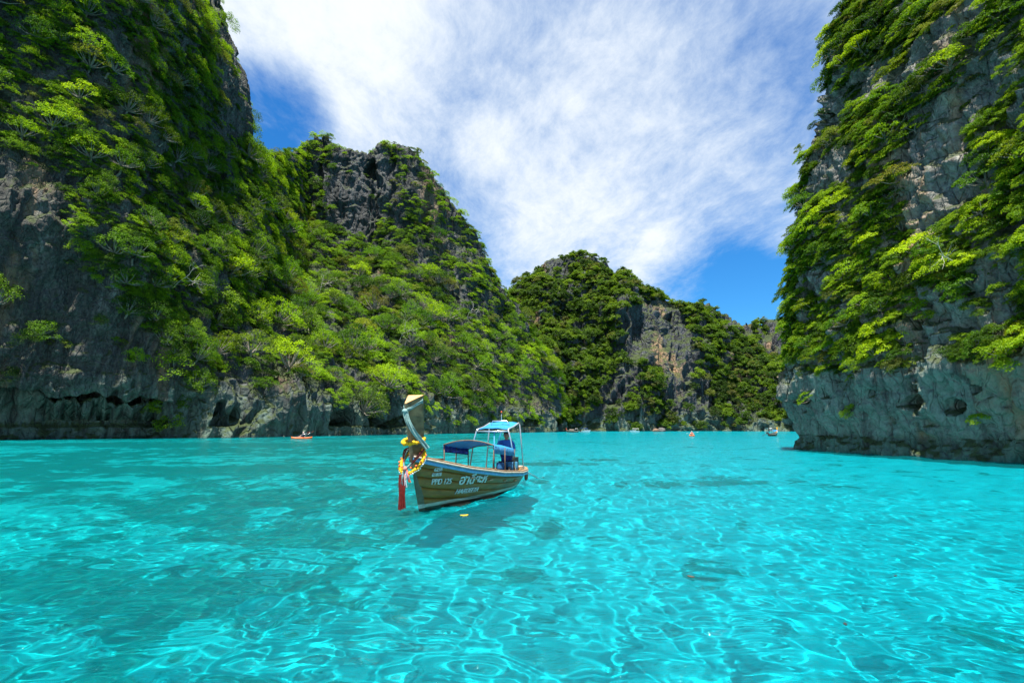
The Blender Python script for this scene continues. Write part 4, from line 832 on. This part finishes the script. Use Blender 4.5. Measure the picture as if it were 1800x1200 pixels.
def paddler(loc, rz, label, shirt, skin_m, cap):
    J = dict(pelvis=(0, 0, .10), waist=(-.02, 0, .24), chest=(.02, 0, .44), upper=(.04, 0, .56), neck=(.06, 0, .65), head=(.09, 0, .78), hipL=(.06, .10, .10), kneeL=(.42, .15, .26), ankL=(.78, .12, .08), toeL=(.84, .12, .18), hipR=(.06, -.10, .10), kneeR=(.42, -.15, .26), ankR=(.78, -.12, .08), toeR=(.84, -.12, .18),
             shL=(.05, .18, .55), elL=(.22, .27, .36), wrL=(.42, .22, .44), shR=(.05, -.18, .55), elR=(.22, -.27, .36), wrR=(.42, -.22, .44))
    rd = dict(rad); es = list(E0); add_hand(J, rd, es, 'wrL', 'L', (1, 0, -.1), 1); add_hand(J, rd, es, 'wrR', 'R', (1, 0, -.1), -1)
    return figure('person', loc, rz, label, J, rd, es, [('shirt', SHIRT + [('upper', 'neck')], .03, shirt, 'pelvis'), ('shorts', [('pelvis', 'hipL'), ('hipL', 'kneeL'), ('pelvis', 'hipR'), ('hipR', 'kneeR')], .018, M_NAVY, 'pelvis')], 'head', skin_m, cap=cap)
def onwater(px, Y): return Vector((float(at_np(px, 760, Y)[0]), Y, 0))
kl = onwater(531, 88); rzk = R(205)
kayak(kl, rzk, 'orange kayak close to the left wall'); c, s = math.cos(rzk), math.sin(rzk)
paddler(kl + Vector((-.3 * c, -.3 * s, .16)), rzk, 'paddler in dark top and pale pink cap in the kayak by the left wall', M_NAVY, M_FAIR, M_CAP)
paddle(kl + Vector((.15, -.35, .62)), (1, .1, .42), 'red-bladed paddle held by the paddler near the left wall', M_PADDLE, 1.9)
paddle(kl + Vector((.75, .1, .62)), (1, .2, .55), 'second red paddle slanting up behind the paddler near the left wall', M_PADDLE, 1.7)
kr = onwater(1216, 112); rzk = R(268)
kayak(kr, rzk, 'orange kayak far out, seen end on before the far mountain'); paddler(kr + Vector((0, .1, .16)), rzk, 'paddler in red vest and white cap out in the middle of the lagoon', M_ORANGE, M_FAIR, M_WHITE)
paddle(kr + Vector((0, -.35, .75)), (1, 0, .12), 'white-bladed paddle raised by the paddler out in the lagoon', M_WHITE, 1.9)

# ------------------------------------------------------------------ far boats
def far_longtail(loc, rz, label, hull_m, prow_m, tarp, L=7.):
    b = empty('longtail_boat', loc, (0, 0, rz)); tag(b, label, 'boat', 'longtail boats far off')
    s = np.linspace(0, 1, 22); hbm = np.interp(s, [0, .1, .45, .8, 1], [.25, .6, .85, .5, .05]); sh = np.interp(s, [0, .5, .8, 1], [.62, .65, .9, 1.25]); kl_ = np.interp(s, [0, .15, .85, 1], [0, -.25, -.25, -.1]); x = L * (s - .5)
    ring = np.stack([np.stack([x + .5 * t_ * s ** 3, sd * hbm * t_ ** .5 * (1 if k < 5 else .9), kl_ + (sh - kl_) * t_ + (0 if k < 5 else 0)], -1) for k, (t_, sd) in enumerate(((1, 1), (.75, 1), (.4, 1), (.1, 1), (.002, 1), (.1, -1), (.4, -1), (.75, -1), (1, -1)))], 1)
    part('hull', sweep(ring, False, False), hull_m, b, True)
    for sd in (1, -1): part('gunwale', sweep(np.stack([np.stack([x + .5 * s ** 3, sd * (hbm + yy), sh + zz], -1) for yy, zz in ((-.05, -.06), (.04, -.06), (.04, .05), (-.05, .05))], 1)), M_CREAM, b)
    part('deck', (np.stack([np.stack([x + .3 * s ** 3, a * hbm * .85, .15 + .25 * s ** 3 + 0 * s], -1) for a in (-1, 1)], 1).reshape(-1, 3), grid_faces(22, 2)), M_WOOD, b)
    pz_ = np.array([.2, 1.2, 1.8, 2.4]); fx_ = L / 2 + np.array([.1, .55, .72, .82]); part('prow_post', sweep(np.stack([np.stack([fx_ + a, np.array([.05, .06, .1, .15]) * y_, pz_], -1) for a, y_ in ((0, -1), (0, 1), (-.28, 1), (-.28, -1))], 1)), prow_m, b)
    part('awning', awning(-.8, 1.9, .8, 1.35, 1.45, .18), tarp, b, True); part('stern_awning', awning(-2.9, -1.4, .7, 2.05, 2.05, .08), M_WHITE, b, True)
    for xx, zz in ((-.75, 1.36), (1.85, 1.46), (-2.85, 2.05), (-1.45, 2.05)):
        for sd in (1, -1): part('awning_post', pipe([(xx, sd * .7, .55), (xx, sd * .68, zz)], .03, 5), M_STEEL, b)
    e_ = part('engine', box((-3.1, 0, .85), (.7, .4, .5)), M_ENGINE, b); part('tail_shaft', pipe([(-3.3, 0, .8), (-6.0, .2, .0)], .05, 6), M_BLACK, e_)
    return b
far_longtail(onwater(1358, 114), R(40), 'longtail boat with gold-wrapped prow and blue awning beside the right cliff', M_DARKWOOD, paint('gold cloth', (.75, .36, .02), .7, .3, 6), M_TARP, 5.0).scale = (.8,) * 3
far_longtail(onwater(1007, 205), R(160), 'white-railed longtail boat with red prow near the far left shore', M_DARKWOOD, M_PADDLE, M_CREAM, 6.5).scale = (.68,) * 3
def motor_boat(loc, rz, label, top_m, L=5.2):
    b = empty('motor_boat', loc, (0, 0, rz)); tag(b, label, 'boat', 'motor boats far off')
    s = np.linspace(0, 1, 18); hbm = np.interp(s, [0, .5, .85, 1], [.95, 1.05, .7, .05]); sh = np.interp(s, [0, 1], [.75, 1.15]); x = L * (s - .5)
    ring = np.stack([np.stack([x + .5 * (t_ - .2) * s ** 2, sd * hbm * (.55 + .45 * t_) * (t_ > 0), -.25 + (sh + .25) * t_], -1) for t_, sd in ((1, 1), (.5, 1), (.2, 1), (0, 1), (.2, -1), (.5, -1), (1, -1))], 1)
    part('hull', sweep(ring, False, False), M_WHITE, b, True); part('deck', (np.stack([np.stack([x, a * hbm * .95, sh - .05], -1) for a in (-1, 1)], 1).reshape(-1, 3), grid_faces(18, 2)), M_CREAM, b)
    cab = part('cabin', [box((.2, 0, 1.15), (1.7, 1.4, .75))], M_WHITE, b)
    for sd in (1, -1): part('window', box((.2, sd * .705, 1.25), (1.3, .02, .32)), M_GLASS, cab)
    part('windscreen', box((1.06, 0, 1.25), (.02, 1.2, .36)), M_GLASS, cab)
    part('canopy', awning(-2.2, 1.3, .95, 2.05, 2.1, .10), top_m, b, True)
    for xx in (-2.1, -.6, 1.2):
        for sd in (1, -1): part('canopy_post', pipe([(xx, sd * .85, .75), (xx, sd * .88, 2.06)], .03, 5), M_STEEL, b)
    part('outboard_motor', [box((-L / 2 - .15, .0, .75), (.35, .4, .55)), box((-L / 2 - .12, 0, .2), (.14, .14, .8))], M_BLACK, b); return b
motor_boat(onwater(1029, 205), R(12), 'white motor boat with blue canopy moored next to the red-prowed longtail', M_TARPD).scale = (.72,) * 3
motor_boat(onwater(1116, 205), R(172), 'white motor boat with white canopy below the far mountain', M_WHITE).scale = (.68,) * 3
# boulders at the foot of the far mountain
for px_, Yr, r_, lb in ((1153, 236, 1.3, 'rounded tan boulder at the foot of the far mountain'), (1163, 238, 1.7, 'larger grey boulder beside the tan one at the far shore')):
    V, F = blob_mesh((0, 0, 0), r_, og, 28, 18, (1.1, .9, .8), 0.); V = V * (1 + .22 * fbm(V * .8 + px_, 3)[:, None]); o = part('boulder', (V, F), paint('boulder stone', (.17, .11, .07) if px_ < 1160 else (.11, .105, .10), .9, .4, 2), None, True); o.location = onwater(px_, Yr) + Vector((0, 0, .4)); tag(o, lb, 'boulder', 'boulders at the far shore')
# drifting leaves and twigs on the water
def drift(px, py, label, mat, L, rz, name='floating_leaf'):
    dz = (600 - py) / FPX; ry = math.cos(PITCH) - math.sin(PITCH) * dz; rz_ = math.sin(PITCH) + math.cos(PITCH) * dz; Yd = -CAM_Z * ry / rz_; X_ = (px - 900) / FPX * Yd / ry
    x = np.linspace(-.5, .5, 9); wd = .24 * np.sqrt(np.clip(1 - (2 * x) ** 2, .004, 1)); top = np.stack([np.stack([x * L, wd * a * L, .10 * L * (abs(a) + 2 * x * x) + 0 * x], -1) for a in (-1, 0, 1)], 1); bot = top[:, ::-1] - np.array([0, 0, .006])
    o = part(name, sweep(np.concatenate([top, bot], 1), True, False), mat, None, True); o.location = (X_, Yd, .055); o.rotation_euler = (0, 0, rz); tag(o, label, 'leaf', 'leaves adrift'); return o
drift(816, 911, 'yellow leaf floating just off the boat\'s bow', M_GOLDLEAF, .17, .3); drift(1487, 1108, 'dark curled leaf floating in the right foreground', M_BLACK, .06, 1.2); drift(1575, 1020, 'small brown leaf floating further right in the foreground', M_BLACK, .05, .4); drift(1215, 1022, 'dark narrow leaf floating below the middle of the lagoon', M_DARKWOOD, .09, 2.4)
